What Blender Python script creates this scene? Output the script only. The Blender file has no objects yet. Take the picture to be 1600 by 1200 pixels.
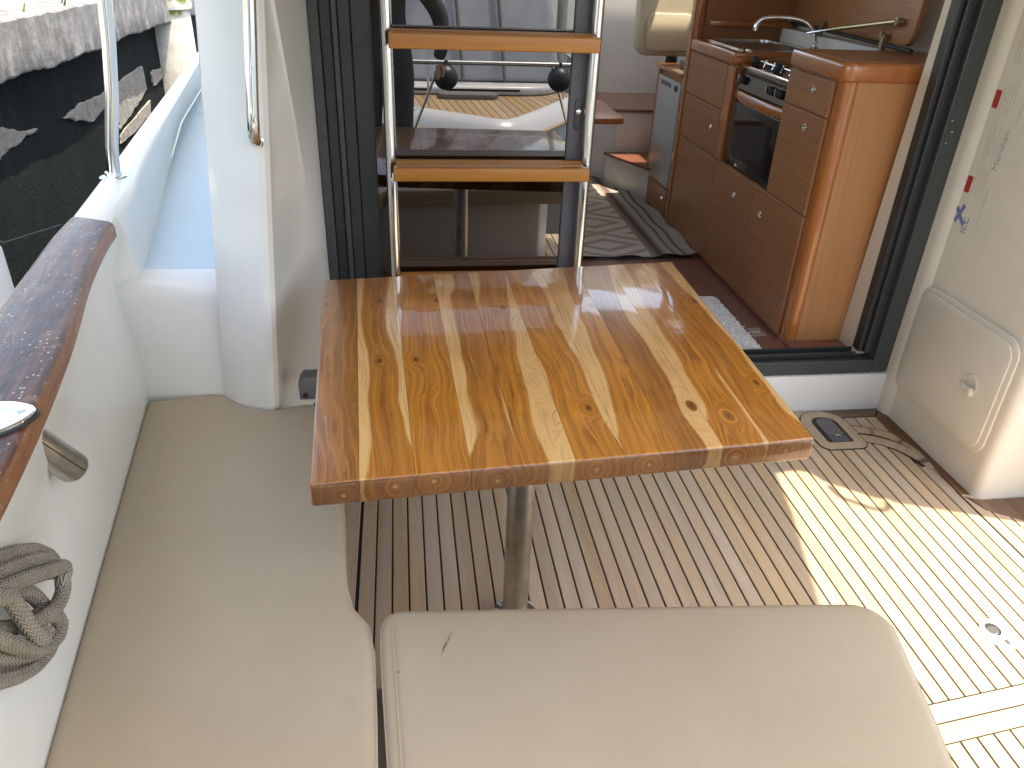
import bpy, bmesh, math, random
from mathutils import Vector, Matrix
from mathutils.geometry import delaunay_2d_cdt
random.seed(7)
PI = math.pi
S = bpy.context.scene
COL = S.collection

# ------------------------------------------------------------------ camera
def _cam():
    f = 1200.0
    F = Vector((617-800, -92-600, f)).normalized()
    D = Vector((710-800, 2700-600, f)); D = (D - F*D.dot(F)).normalized()
    R = D.cross(F)
    # rows: world X = R, Y = F, Z = -D expressed in (right, down, forward)
    M = Matrix(((R[0], -R[1], -R[2]), (F[0], -F[1], -F[2]), (-D[0], D[1], D[2])))
    cam = bpy.data.cameras.new('camera'); cam.sensor_width = 36; cam.lens = 27.0
    cam.clip_start = 0.02; cam.clip_end = 2000
    o = bpy.data.objects.new('camera', cam); COL.objects.link(o)
    o.matrix_world = Matrix.Translation((0, 0, 1.5)) @ M.to_4x4()
    S.camera = o
_cam()

# ------------------------------------------------------------------ light
SUN = Vector((0.275, -0.10, 1.0)).normalized()
W = bpy.data.worlds.new('World'); S.world = W; W.use_nodes = True
nt = W.node_tree; nt.nodes.clear()
sky = nt.nodes.new('ShaderNodeTexSky'); sky.sky_type = 'NISHITA'; sky.sun_disc = False
sky.sun_elevation = math.asin(SUN.z); sky.sun_rotation = math.atan2(SUN.x, SUN.y)
sky.air_density = 1.0; sky.dust_density = 2.0; sky.ozone_density = 0.6
bg = nt.nodes.new('ShaderNodeBackground'); bg.inputs[1].default_value = 0.15
wo = nt.nodes.new('ShaderNodeOutputWorld')
nt.links.new(sky.outputs[0], bg.inputs[0]); nt.links.new(bg.outputs[0], wo.inputs[0])
sl = bpy.data.lights.new('sun', 'SUN'); sl.energy = 2.0; sl.angle = math.radians(0.6); sl.color = (1.0, 0.955, 0.88)
so = bpy.data.objects.new('sun', sl); COL.objects.link(so)
so.rotation_euler = SUN.to_track_quat('Z', 'Y').to_euler()
S.view_settings.view_transform = 'Standard'; S.view_settings.look = 'None'
S.view_settings.gamma = 1.0; S.view_settings.use_curve_mapping = False
S.view_settings.exposure = 2.38
S.view_settings.use_white_balance = True; S.view_settings.white_balance_temperature = 7900; S.view_settings.white_balance_tint = 10

# ------------------------------------------------------------------ material helpers
class NT:
    def __init__(s, name):
        s.m = bpy.data.materials.new(name); s.m.use_nodes = True
        s.t = s.m.node_tree; s.t.nodes.clear()
        s.out = s.t.nodes.new('ShaderNodeOutputMaterial')
        s.b = s.t.nodes.new('ShaderNodeBsdfPrincipled'); s.t.links.new(s.b.outputs[0], s.out.inputs[0])
    def n(s, typ, **kw):
        nd = s.t.nodes.new(typ)
        for k, v in kw.items(): setattr(nd, k, v)
        return nd
    def set(s, sock, v):
        if hasattr(v, 'is_output') or isinstance(v, bpy.types.NodeSocket): s.t.links.new(v, sock)
        else:
            if isinstance(v, (tuple, list)) and len(v) == 3 and sock.type == 'RGBA': v = (*v, 1)
            sock.default_value = v
    def math(s, op, a, b=0.0, c=0.0):
        nd = s.n('ShaderNodeMath', operation=op)
        s.set(nd.inputs[0], a); s.set(nd.inputs[1], b); s.set(nd.inputs[2], c)
        return nd.outputs[0]
    def coord(s, kind='Object'):
        return s.n('ShaderNodeTexCoord').outputs[kind]
    def mapping(s, v, scale=(1,1,1), loc=(0,0,0), rot=(0,0,0)):
        nd = s.n('ShaderNodeMapping'); s.set(nd.inputs[0], v)
        nd.inputs['Scale'].default_value = scale; s.set(nd.inputs['Location'], loc); nd.inputs['Rotation'].default_value = rot
        return nd.outputs[0]
    def noise(s, v, scale=5, detail=3, rough=0.5, dist=0.0):
        nd = s.n('ShaderNodeTexNoise'); s.set(nd.inputs['Vector'], v)
        nd.inputs['Scale'].default_value = scale; nd.inputs['Detail'].default_value = detail
        nd.inputs['Roughness'].default_value = rough; nd.inputs['Distortion'].default_value = dist
        return nd.outputs['Fac']
    def ramp(s, f, stops):
        nd = s.n('ShaderNodeValToRGB'); s.set(nd.inputs[0], f)
        cr = nd.color_ramp
        while len(cr.elements) < len(stops): cr.elements.new(0.5)
        for e, (p, c) in zip(cr.elements, stops):
            e.position = p; e.color = (*c, 1) if len(c) == 3 else c
        return nd.outputs[0]
    def mix(s, f, a, b, mode='MIX'):
        nd = s.n('ShaderNodeMix', data_type='RGBA', blend_type=mode)
        s.set(nd.inputs[0], f); s.set(nd.inputs[6], a); s.set(nd.inputs[7], b)
        return nd.outputs[2]
    def smooth(s, v, lo, hi):
        nd = s.n('ShaderNodeMapRange', interpolation_type='SMOOTHSTEP')
        s.set(nd.inputs[0], v); s.set(nd.inputs[1], lo); s.set(nd.inputs[2], hi)
        return nd.outputs[0]
    def bump(s, h, strength=0.2, dist=0.01):
        nd = s.n('ShaderNodeBump'); nd.inputs['Strength'].default_value = strength
        nd.inputs['Distance'].default_value = dist; s.set(nd.inputs['Height'], h)
        s.t.links.new(nd.outputs[0], s.b.inputs['Normal']); return nd.outputs[0]
    def p(s, **kw):
        for k, v in kw.items(): s.set(s.b.inputs[k.replace('_', ' ')], v)
        return s
    def rnd(s): return s.n('ShaderNodeObjectInfo').outputs['Random']
    def sep(s, v):
        nd = s.n('ShaderNodeSeparateXYZ'); s.set(nd.inputs[0], v); return nd.outputs
    def comb(s, x, y, z):
        nd = s.n('ShaderNodeCombineXYZ'); s.set(nd.inputs[0], x); s.set(nd.inputs[1], y); s.set(nd.inputs[2], z); return nd.outputs[0]

M = {}
def plain(name, col, rough=0.5, metal=0.0, coat=0.0, var=0.0, scale=8, bump=0.0, bscale=60, ior=1.5):
    t = NT(name); c = col
    if var:
        f = t.noise(t.coord(), scale, 5, 0.6)
        a = tuple(x*(1-var) for x in col); b = tuple(min(1, x*(1+var)) for x in col)
        c = t.ramp(f, [(0.3, a), (0.7, b)])
    t.p(Base_Color=c, Roughness=rough, Metallic=metal, Coat_Weight=coat, Coat_Roughness=0.06, IOR=ior)
    if bump: t.bump(t.noise(t.coord(), bscale, 3), bump, 0.004)
    M[name] = t.m; return t

plain('gelcoat', (0.71, 0.69, 0.645), 0.30, coat=0.3, var=0.045, scale=3.5)
plain('gelcoat_cream', (0.71, 0.635, 0.515), 0.42, var=0.03, scale=6, bump=0.06, bscale=260)
plain('deck_white', (0.50, 0.615, 0.675), 0.55, var=0.03, scale=5, bump=0.10, bscale=500)
plain('liner', (0.76, 0.745, 0.70), 0.5, var=0.03)
plain('ceiling', (0.80, 0.79, 0.76), 0.5)
plain('steel', (0.72, 0.72, 0.72), 0.13, metal=1.0)
plain('steel_worn', (0.50, 0.48, 0.45), 0.30, metal=1.0, var=0.18, scale=30)
plain('brass', (0.42, 0.35, 0.22), 0.35, metal=1.0)
plain('chrome', (0.80, 0.80, 0.80), 0.06, metal=1.0)
plain('black_rubber', (0.018, 0.018, 0.018), 0.6)
plain('caulk', (0.012, 0.011, 0.010), 0.75)
plain('alu_dark', (0.024, 0.029, 0.030), 0.38, var=0.12, scale=40)
plain('alu_mid', (0.045, 0.052, 0.053), 0.34, var=0.10, scale=40)
plain('alu_grey', (0.085, 0.085, 0.095), 0.35)
plain('black_gloss', (0.012, 0.012, 0.013), 0.12)
plain('oven_glass', (0.012, 0.014, 0.015), 0.05)
plain('grey_plastic', (0.13, 0.125, 0.12), 0.5)
plain('fridge_grey', (0.42, 0.42, 0.40), 0.35)
plain('seat_beige', (0.52, 0.46, 0.33), 0.6, var=0.05, bump=0.1, bscale=150)
plain('red_print', (0.45, 0.03, 0.025), 0.5)
plain('blue_print', (0.16, 0.19, 0.36), 0.5)
plain('faint_print', (0.50, 0.42, 0.38), 0.5)
plain('grey_print', (0.40, 0.39, 0.40), 0.5)
plain('stitch', (0.40, 0.33, 0.24), 0.8)
plain('mat_white', (0.80, 0.77, 0.72), 0.95, var=0.10, scale=120)
plain('hull_white', (0.50, 0.50, 0.49), 0.25)
plain('tent_grey', (0.36, 0.36, 0.37), 0.85, var=0.12, scale=3)
plain('fender_white', (0.68, 0.68, 0.66), 0.4, var=0.05)
plain('ball_black', (0.02, 0.02, 0.022), 0.4)
plain('jacket', (0.045, 0.042, 0.05), 0.85, var=0.2)
plain('skin', (0.42, 0.25, 0.18), 0.55)
plain('hair', (0.03, 0.02, 0.015), 0.6)
plain('weed', (0.07, 0.12, 0.025), 0.7, var=0.3)
plain('shoe', (0.02, 0.02, 0.02), 0.6)

# vinyl cushion
t = NT('vinyl'); co = t.coord()
big = t.noise(co, 2.2, 4, 0.6); fine = t.noise(co, 700, 2)
dirt = t.smooth(t.noise(co, 9, 6, 0.7), 0.60, 0.80)
c = t.ramp(big, [(0.3, (0.395, 0.315, 0.212)), (0.7, (0.440, 0.357, 0.247))])
c = t.mix(t.math('MULTIPLY', dirt, 0.30), c, (0.30, 0.25, 0.18))
t.p(Base_Color=c, Roughness=t.math('ADD', 0.42, t.math('MULTIPLY', big, 0.14)), Specular_IOR_Level=0.4)
h = t.math('ADD', t.math('MULTIPLY', fine, 0.25), t.math('MULTIPLY', t.noise(co, 6, 3), 2.0))
t.bump(h, 0.22, 0.004); M['vinyl'] = t.m

# weathered teak deck plank (grain runs along object Y)
def teak(name, a, b, d, rough=0.62, dirtcol=(0.16, 0.12, 0.09)):
    t = NT(name); co = t.coord('Object'); r = t.rnd()
    off = t.comb(t.math('MULTIPLY', r, 37.0), t.math('MULTIPLY', r, 91.0), 0)
    v = t.n('ShaderNodeVectorMath', operation='ADD'); t.set(v.inputs[0], co); t.set(v.inputs[1], off); v = v.outputs[0]
    g = t.noise(t.mapping(v, (150, 4.5, 60)), 1, 4, 0.65, 0.4)
    g2 = t.noise(t.mapping(v, (22, 1.3, 20)), 1, 5, 0.6, 1.2)
    c = t.ramp(g2, [(0.28, a), (0.55, b), (0.80, d)])
    c = t.mix(t.math('MULTIPLY', t.smooth(g, 0.50, 0.72), 0.26), c, dirtcol)
    tone = t.math('ADD', 0.90, t.math('MULTIPLY', r, 0.20))
    hs = t.n('ShaderNodeHueSaturation'); t.set(hs.inputs['Value'], tone); t.set(hs.inputs['Color'], c)
    t.set(hs.inputs['Saturation'], t.math('ADD', 0.88, t.math('MULTIPLY', t.math('FRACT', t.math('MULTIPLY', r, 7.3)), 0.28)))
    blot = t.smooth(t.noise(t.n('ShaderNodeNewGeometry').outputs['Position'], 3.5, 5, 0.65), 0.52, 0.75)
    c = t.mix(t.math('MULTIPLY', blot, 0.14), hs.outputs[0], dirtcol)
    t.p(Base_Color=c, Roughness=rough); t.bump(g, 0.25, 0.002); M[name] = t.m
teak('teak', (0.42, 0.315, 0.205), (0.48, 0.368, 0.25), (0.54, 0.43, 0.31), dirtcol=(0.24, 0.18, 0.13))
teak('teak_oiled', (0.085, 0.040, 0.020), (0.14, 0.070, 0.036), (0.26, 0.17, 0.10), 0.4, (0.03, 0.015, 0.01))
teak('teak_tan', (0.36, 0.25, 0.14), (0.31, 0.215, 0.12), (0.38, 0.27, 0.16), 0.6)
plain('steel_satin', (0.72, 0.72, 0.71), 0.32, metal=0.35)
teak('teak_orange', (0.52, 0.215, 0.045), (0.42, 0.165, 0.035), (0.50, 0.24, 0.07), 0.38, (0.30, 0.13, 0.04))

# dark varnished cap rail, worn and salty
t = NT('caprail_varnish'); co = t.coord()
g = t.noise(t.mapping(co, (60, 5, 60), rot=(0, 0, 0.12)), 1, 5, 0.65, 1.0)
c = t.ramp(g, [(0.30, (0.030, 0.013, 0.012)), (0.50, (0.085, 0.033, 0.022)), (0.72, (0.20, 0.075, 0.038))])
sp = t.n('ShaderNodeTexVoronoi'); t.set(sp.inputs['Vector'], t.mapping(co, (1, 0.8, 1))); sp.inputs['Scale'].default_value = 85
salt = t.math('MULTIPLY', t.smooth(sp.outputs['Distance'], 0.22, 0.10), t.smooth(t.noise(co, 8, 3), 0.42, 0.56))
scr = t.smooth(t.noise(t.mapping(co, (120, 22, 100), rot=(0, 0, 0.5)), 1, 5, 0.75), 0.58, 0.70)
c = t.mix(t.math('MULTIPLY', scr, 0.45), c, (0.34, 0.27, 0.22))
c = t.mix(salt, c, (0.55, 0.50, 0.46))
bare = t.smooth(t.noise(co, 7, 6, 0.7), 0.60, 0.64)
c = t.mix(t.math('MULTIPLY', bare, 0.5), c, (0.30, 0.16, 0.09))
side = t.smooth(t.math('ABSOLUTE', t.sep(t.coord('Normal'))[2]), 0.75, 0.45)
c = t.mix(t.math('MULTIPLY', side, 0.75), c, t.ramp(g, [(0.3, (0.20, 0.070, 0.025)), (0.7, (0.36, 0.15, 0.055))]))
t.p(Base_Color=c, Roughness=t.math('ADD', 0.34, t.math('MULTIPLY', t.noise(co, 30, 4), 0.30)), Coat_Weight=0.30, Coat_Roughness=0.22)
t.bump(t.math('ADD', t.math('MULTIPLY', g, 0.8), t.noise(co, 45, 5)), 0.55, 0.004); M['caprail_varnish'] = t.m

# galley veneers
def veneer(name, a, b, axis, rough=0.35, coat=0.3, fine=(260, 3), cst=0.35):
    t = NT(name); co = t.coord()
    sc = {'y': (fine[0], fine[1], fine[0]), 'z': (fine[0], fine[0], fine[1]), 'x': (fine[1], fine[0], fine[0])}[axis]
    g = t.noise(t.mapping(co, sc), 1, 3, 0.6)
    g2 = t.noise(t.mapping(co, tuple(x*0.12 for x in sc)), 1, 4, 0.6, 0.8)
    c = t.mix(t.math('MULTIPLY', g2, 1.0), a, b)
    c = t.mix(t.math('MULTIPLY', t.smooth(g, 0.45, 0.7), cst), c, tuple(x*0.62 for x in a))
    t.p(Base_Color=c, Roughness=rough, Coat_Weight=coat, Coat_Roughness=0.12); M[name] = t.m
veneer('veneer_dark', (0.31, 0.125, 0.050), (0.40, 0.172, 0.070), 'y', 0.42, 0.15, (230, 3), 0.60)
veneer('veneer_light', (0.40, 0.175, 0.066), (0.47, 0.22, 0.088), 'z', 0.4, 0.15, (200, 2), 0.45)
veneer('gloss_mahogany', (0.36, 0.112, 0.028), (0.46, 0.155, 0.042), 'z', 0.16, 0.8, (90, 4), 0.35)
veneer('gloss_mahogany_y', (0.34, 0.105, 0.030), (0.46, 0.155, 0.044), 'y', 0.16, 0.8, (90, 4), 0.35)
veneer('gloss_mahogany_x', (0.36, 0.112, 0.028), (0.46, 0.155, 0.042), 'x', 0.16, 0.8, (90, 4), 0.35)
veneer('floor_mahogany', (0.18, 0.066, 0.042), (0.25, 0.098, 0.062), 'y', 0.28, 0.3, (120, 2.5), 0.4)

# door glass: dark tinted, reflective
t = NT('tinted_glass'); t.t.nodes.remove(t.b)
fr = t.n('ShaderNodeFresnel'); fr.inputs[0].default_value = 1.55
gl = t.n('ShaderNodeBsdfGlossy'); gl.inputs['Roughness'].default_value = 0.006; gl.inputs['Color'].default_value = (0.92, 0.93, 0.97, 1)
tr = t.n('ShaderNodeBsdfTransparent'); tr.inputs[0].default_value = (0.13, 0.13, 0.125, 1)
mx = t.n('ShaderNodeMixShader'); t.set(mx.inputs[0], t.math('MULTIPLY_ADD', fr.outputs[0], 2.0, 0.13))
t.t.links.new(tr.outputs[0], mx.inputs[1]); t.t.links.new(gl.outputs[0], mx.inputs[2]); t.t.links.new(mx.outputs[0], t.out.inputs[0])
M['tinted_glass'] = t.m

# concrete of the quay
t = NT('quay_coping'); co = t.coord()
st = t.noise(t.mapping(co, (4, 6, 0.7)), 1, 4, 0.6)
c = t.ramp(t.noise(co, 14, 8, 0.75), [(0.32, (0.09, 0.092, 0.094)), (0.50, (0.18, 0.182, 0.184)), (0.68, (0.29, 0.292, 0.29))])
c = t.mix(t.smooth(st, 0.50, 0.70), c, (0.12, 0.115, 0.11))
t.p(Base_Color=c, Roughness=0.9); t.bump(t.noise(co, 55, 8, 0.8), 0.6, 0.012); M['quay_coping'] = t.m
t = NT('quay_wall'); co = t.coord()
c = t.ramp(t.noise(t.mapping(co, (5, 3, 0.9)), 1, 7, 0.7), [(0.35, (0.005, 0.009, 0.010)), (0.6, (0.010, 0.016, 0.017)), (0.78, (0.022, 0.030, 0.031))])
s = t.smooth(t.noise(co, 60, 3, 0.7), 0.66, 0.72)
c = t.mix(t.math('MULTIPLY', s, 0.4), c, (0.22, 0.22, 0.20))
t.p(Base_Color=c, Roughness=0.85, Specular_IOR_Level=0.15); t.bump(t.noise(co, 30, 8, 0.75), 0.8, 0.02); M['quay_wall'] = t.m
t = NT('quay_sunlit'); co = t.coord()  # pale tone that paints sunlight onto parts of the quay face
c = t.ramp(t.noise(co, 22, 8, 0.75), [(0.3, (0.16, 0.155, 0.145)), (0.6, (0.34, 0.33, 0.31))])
t.p(Base_Color=c, Roughness=0.9); t.bump(t.noise(co, 40, 8, 0.75), 0.8, 0.02); M['quay_sunlit'] = t.m
t = NT('quay_top'); co = t.coord()
c = t.ramp(t.noise(co, 6, 8, 0.75), [(0.3, (0.27, 0.26, 0.23)), (0.6, (0.42, 0.40, 0.36))])
t.p(Base_Color=c, Roughness=0.95); t.bump(t.noise(co, 40, 8, 0.7), 0.6, 0.02); M['quay_top'] = t.m
t = NT('pile_moss'); co = t.coord(); z = t.sep(co)[2]
c = t.ramp(t.noise(co, 12, 6, 0.7), [(0.35, (0.50, 0.48, 0.42)), (0.6, (0.66, 0.65, 0.60))])
band = t.math('MULTIPLY', t.smooth(z, 0.84, 0.90), t.smooth(t.noise(co, 9, 5), 0.40, 0.55))
c = t.mix(band, c, (0.20, 0.24, 0.04)); t.p(Base_Color=c, Roughness=0.8); M['pile_moss'] = t.m
t = NT('water'); co = t.coord()
t.p(Base_Color=(0.012, 0.030, 0.022), Roughness=0.06, IOR=1.33); t.bump(t.noise(co, 1.6, 4, 0.6), 0.4, 0.15); M['water'] = t.m

# braided rope (UV: u round, v along in metres)
t = NT('rope_braid'); uv = t.sep(t.coord('UV'))
u8 = t.math('MULTIPLY', uv[0], 8.0); va = t.math('MULTIPLY', uv[1], 92.0)
tri = t.math('ABSOLUTE', t.math('SUBTRACT', t.math('FRACT', u8), 0.5))
w = t.math('SINE', t.math('MULTIPLY', t.math('ADD', va, t.math('MULTIPLY', tri, 1.8)), 2*PI))
hgt = t.math('ADD', t.math('MULTIPLY', w, 0.5), t.math('MULTIPLY', tri, 0.8))
c = t.ramp(t.math('MULTIPLY_ADD', w, 0.5, 0.5), [(0.1, (0.22, 0.185, 0.145)), (0.6, (0.42, 0.365, 0.295))])
c = t.mix(0.35, c, t.ramp(t.noise(t.coord(), 25, 4), [(0.35, (0.27, 0.23, 0.18)), (0.65, (0.44, 0.385, 0.31))]))
t.p(Base_Color=c, Roughness=0.9); t.bump(hgt, 0.9, 0.0035); M['rope_braid'] = t.m

# woven rug: diamonds and border stripes (flat print), object X across, Y along
t = NT('rug_weave'); q = t.sep(t.coord()); X, Y = q[0], q[1]
xx = t.math('ABSOLUTE', t.math('SUBTRACT', t.math('FRACT', t.math('MULTIPLY', X, 1/0.62)), 0.5))
yy = t.math('ABSOLUTE', t.math('SUBTRACT', t.math('FRACT', t.math('MULTIPLY', Y, 1/0.36)), 0.5))
dsum = t.math('ADD', xx, yy)
bnd = t.math('GREATER_THAN', t.math('FRACT', t.math('MULTIPLY', dsum, 3.6)), 0.60)
c = t.mix(bnd, (0.66, 0.60, 0.52), (0.40, 0.335, 0.29))
st = t.n('ShaderNodeValToRGB'); st.color_ramp.interpolation = 'CONSTANT'
t.set(st.inputs[0], t.math('MULTIPLY', t.math('SUBTRACT', X, 0.50), 4.4))
stops = [(0, (0.30, 0.26, 0.12)), (0.06, (0.22, 0.20, 0.17)), (0.14, (0.16, 0.06, 0.075)), (0.21, (0.10, 0.075, 0.10)), (0.27, (0.30, 0.24, 0.12)),
         (0.34, (0.40, 0.38, 0.33)), (0.48, (0.17, 0.13, 0.11)), (0.54, (0.38, 0.36, 0.31)), (0.68, (0.14, 0.11, 0.10)), (0.76, (0.40, 0.37, 0.33))]
while len(st.color_ramp.elements) < len(stops): st.color_ramp.elements.new(0.5)
for e, (pp, cc) in zip(st.color_ramp.elements, stops): e.position = pp; e.color = (*cc, 1)
c = t.mix(t.math('GREATER_THAN', X, 0.50), c, st.outputs[0])
wv = t.noise(t.mapping(t.coord(), (300, 90, 1)), 1, 2)
c = t.mix(t.math('MULTIPLY', wv, 0.3), c, (0.10, 0.09, 0.08))
t.p(Base_Color=c, Roughness=0.95); t.bump(wv, 0.4, 0.003); M['rug_weave'] = t.m

# solid wood of one laminated table board: rings round a wandering pith, knots, heart and sapwood
def board_wood(i, seed, heart, offx, offz, warm, lean):
    t = NT('table_wood'); q = t.sep(t.coord()); X, Y, Z = q[0], q[1], q[2]
    n1 = t.noise(t.comb(seed*3.1, t.math('MULTIPLY', Y, 2.0), seed), 1, 2, 0.5)
    n2 = t.noise(t.comb(seed*7.7, t.math('MULTIPLY', Y, 2.0), seed+5), 1, 2, 0.5)
    pxx = t.math('ADD', t.math('MULTIPLY', t.math('SUBTRACT', n1, 0.5), 0.085), t.math('ADD', offx, t.math('MULTIPLY', Y, lean*1.3)))
    pzz = t.math('ADD', t.math('MULTIPLY', t.math('SUBTRACT', n2, 0.5), 0.02), offz)
    wob = t.math('MULTIPLY', t.math('SUBTRACT', t.noise(t.comb(t.math('MULTIPLY', X, 26), t.math('MULTIPLY_ADD', Y, 3.0, seed*11.0), t.math('MULTIPLY', Z, 26)), 1, 4, 0.55), 0.5), 0.018)
    dx = t.math('SUBTRACT', X, pxx); dz = t.math('SUBTRACT', Z, pzz)
    r = t.math('ADD', t.math('SQRT', t.math('ADD', t.math('MULTIPLY', dx, dx), t.math('MULTIPLY', dz, dz))), wob)
    vo = t.n('ShaderNodeTexVoronoi', voronoi_dimensions='2D'); t.set(vo.inputs['Vector'], t.comb(t.math('MULTIPLY_ADD', X, 5.6, seed*2.3), t.math('MULTIPLY_ADD', Y, 2.9, seed*5.9), 0))
    vo.inputs['Scale'].default_value = 1.0; vo.inputs['Randomness'].default_value = 1.0
    kd = t.math('ADD', vo.outputs['Distance'], t.math('MULTIPLY', wob, 4.0))
    kr = t.math('MULTIPLY_ADD', kd, 0.21, 0.006)
    re = t.math('SMOOTH_MIN', r, kr, 0.016)
    rsp = t.math('MULTIPLY_ADD', t.noise(t.comb(t.math('MULTIPLY', re, 120), seed, t.math('MULTIPLY', Y, .4)), 1, 2), 0.012, 0)
    rmask = t.smooth(t.noise(t.comb(t.math('MULTIPLY_ADD', X, 30, seed), t.math('MULTIPLY', Y, 6.0), t.math('MULTIPLY', re, 90)), 1, 3), 0.30, 0.72)
    ring = t.math('MULTIPLY', t.math('POWER', t.math('MULTIPLY_ADD', t.math('SINE', t.math('MULTIPLY', t.math('ADD', re, rsp), 2*PI/0.0036)), 0.5, 0.5), 1.6), rmask)
    ringb = t.math('MULTIPLY_ADD', t.math('SINE', t.math('MULTIPLY_ADD', re, 2*PI/0.0115, seed)), 0.5, 0.5)
    hl = t.math('ADD', heart, t.math('MULTIPLY', t.math('SUBTRACT', t.noise(t.comb(seed*1.3, t.math('MULTIPLY', Y, 1.6), t.math('MULTIPLY', X, 3)), 1, 2, 0.5), 0.5), 0.026))
    hl = t.math('ADD', hl, t.math('MULTIPLY', t.smooth(Y, -0.30, -0.445), 0.012))
    re2 = t.math('SMOOTH_MIN', r, t.math('ADD', kr, 0.040), 0.008)
    sap = t.smooth(re2, hl, t.math('ADD', hl, 0.0045))
    hc = t.mix(ring, (0.60*warm, 0.218*warm, 0.027), (0.27*warm, 0.080*warm, 0.010))
    hc = t.mix(t.math('MULTIPLY', ringb, 0.45), hc, (0.28*warm, 0.085*warm, 0.012))
    sc = t.mix(t.math('MULTIPLY', ring, 0.50), (0.74, 0.405, 0.145), (0.58, 0.265, 0.075))
    c = t.mix(sap, hc, sc)
    fib = t.noise(t.comb(t.math('MULTIPLY', re, 420), t.math('MULTIPLY', Y, 5), t.math('MULTIPLY', X, 60)), 1, 3)
    c = t.mix(t.math('MULTIPLY', t.smooth(fib, 0.50, 0.72), 0.42), c, (0.20, 0.070, 0.012))
    pat = t.noise(t.comb(t.math('MULTIPLY', X, 9), t.math('MULTIPLY_ADD', Y, 3.0, seed*4.0), 0), 1, 4, 0.6)
    c = t.mix(t.math('MULTIPLY', t.smooth(pat, 0.50, 0.75), 0.30), c, (0.31*warm, 0.095*warm, 0.012))
    kc = t.math('MULTIPLY', t.smooth(vo.outputs['Distance'], 0.060, 0.012), t.smooth(t.math('ABSOLUTE', Z), 0.019, 0.021))
    c = t.mix(t.math('MULTIPLY', t.math('MULTIPLY', kc, 0.75), t.math('MULTIPLY_ADD', sap, -0.85, 1.0)), c, (0.095, 0.028, 0.006))
    pith = t.smooth(t.math('SQRT', t.math('ADD', t.math('MULTIPLY', dx, dx), t.math('MULTIPLY', dz, dz))), 0.0048, 0.0025)
    c = t.mix(pith, c, (0.68, 0.40, 0.16))
    ny = t.math('ABSOLUTE', t.sep(t.coord('Normal'))[1])
    c = t.mix(t.math('MULTIPLY', t.smooth(ny, 0.6, 0.95), t.math('MULTIPLY_ADD', ring, 0.20, 0.80)), c, t.mix(1.0, c, (0.23, 0.19, 0.15), 'MULTIPLY'))
    t.p(Base_Color=c, Roughness=0.30, Coat_Weight=1.0, Coat_Roughness=0.06, Coat_IOR=1.42)
    nb = t.n('ShaderNodeBump'); nb.inputs['Strength'].default_value = 0.05; nb.inputs['Distance'].default_value = 0.02
    t.set(nb.inputs['Height'], t.noise(t.coord('Object'), 9, 2)); t.t.links.new(nb.outputs[0], t.b.inputs['Coat Normal'])
    return t.m

# ------------------------------------------------------------------ mesh helpers
def tag(o, label=None, cat=None, group=None, kind=None):
    if label: o['label'] = label
    if cat: o['category'] = cat
    if group: o['group'] = group
    if kind: o['kind'] = kind
    return o
def empty(name, loc, label, cat, group=None):
    o = bpy.data.objects.new(name, None); COL.objects.link(o); o.location = loc; o.empty_display_size = 0.05
    tag(o, label, cat, group); return o

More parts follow.
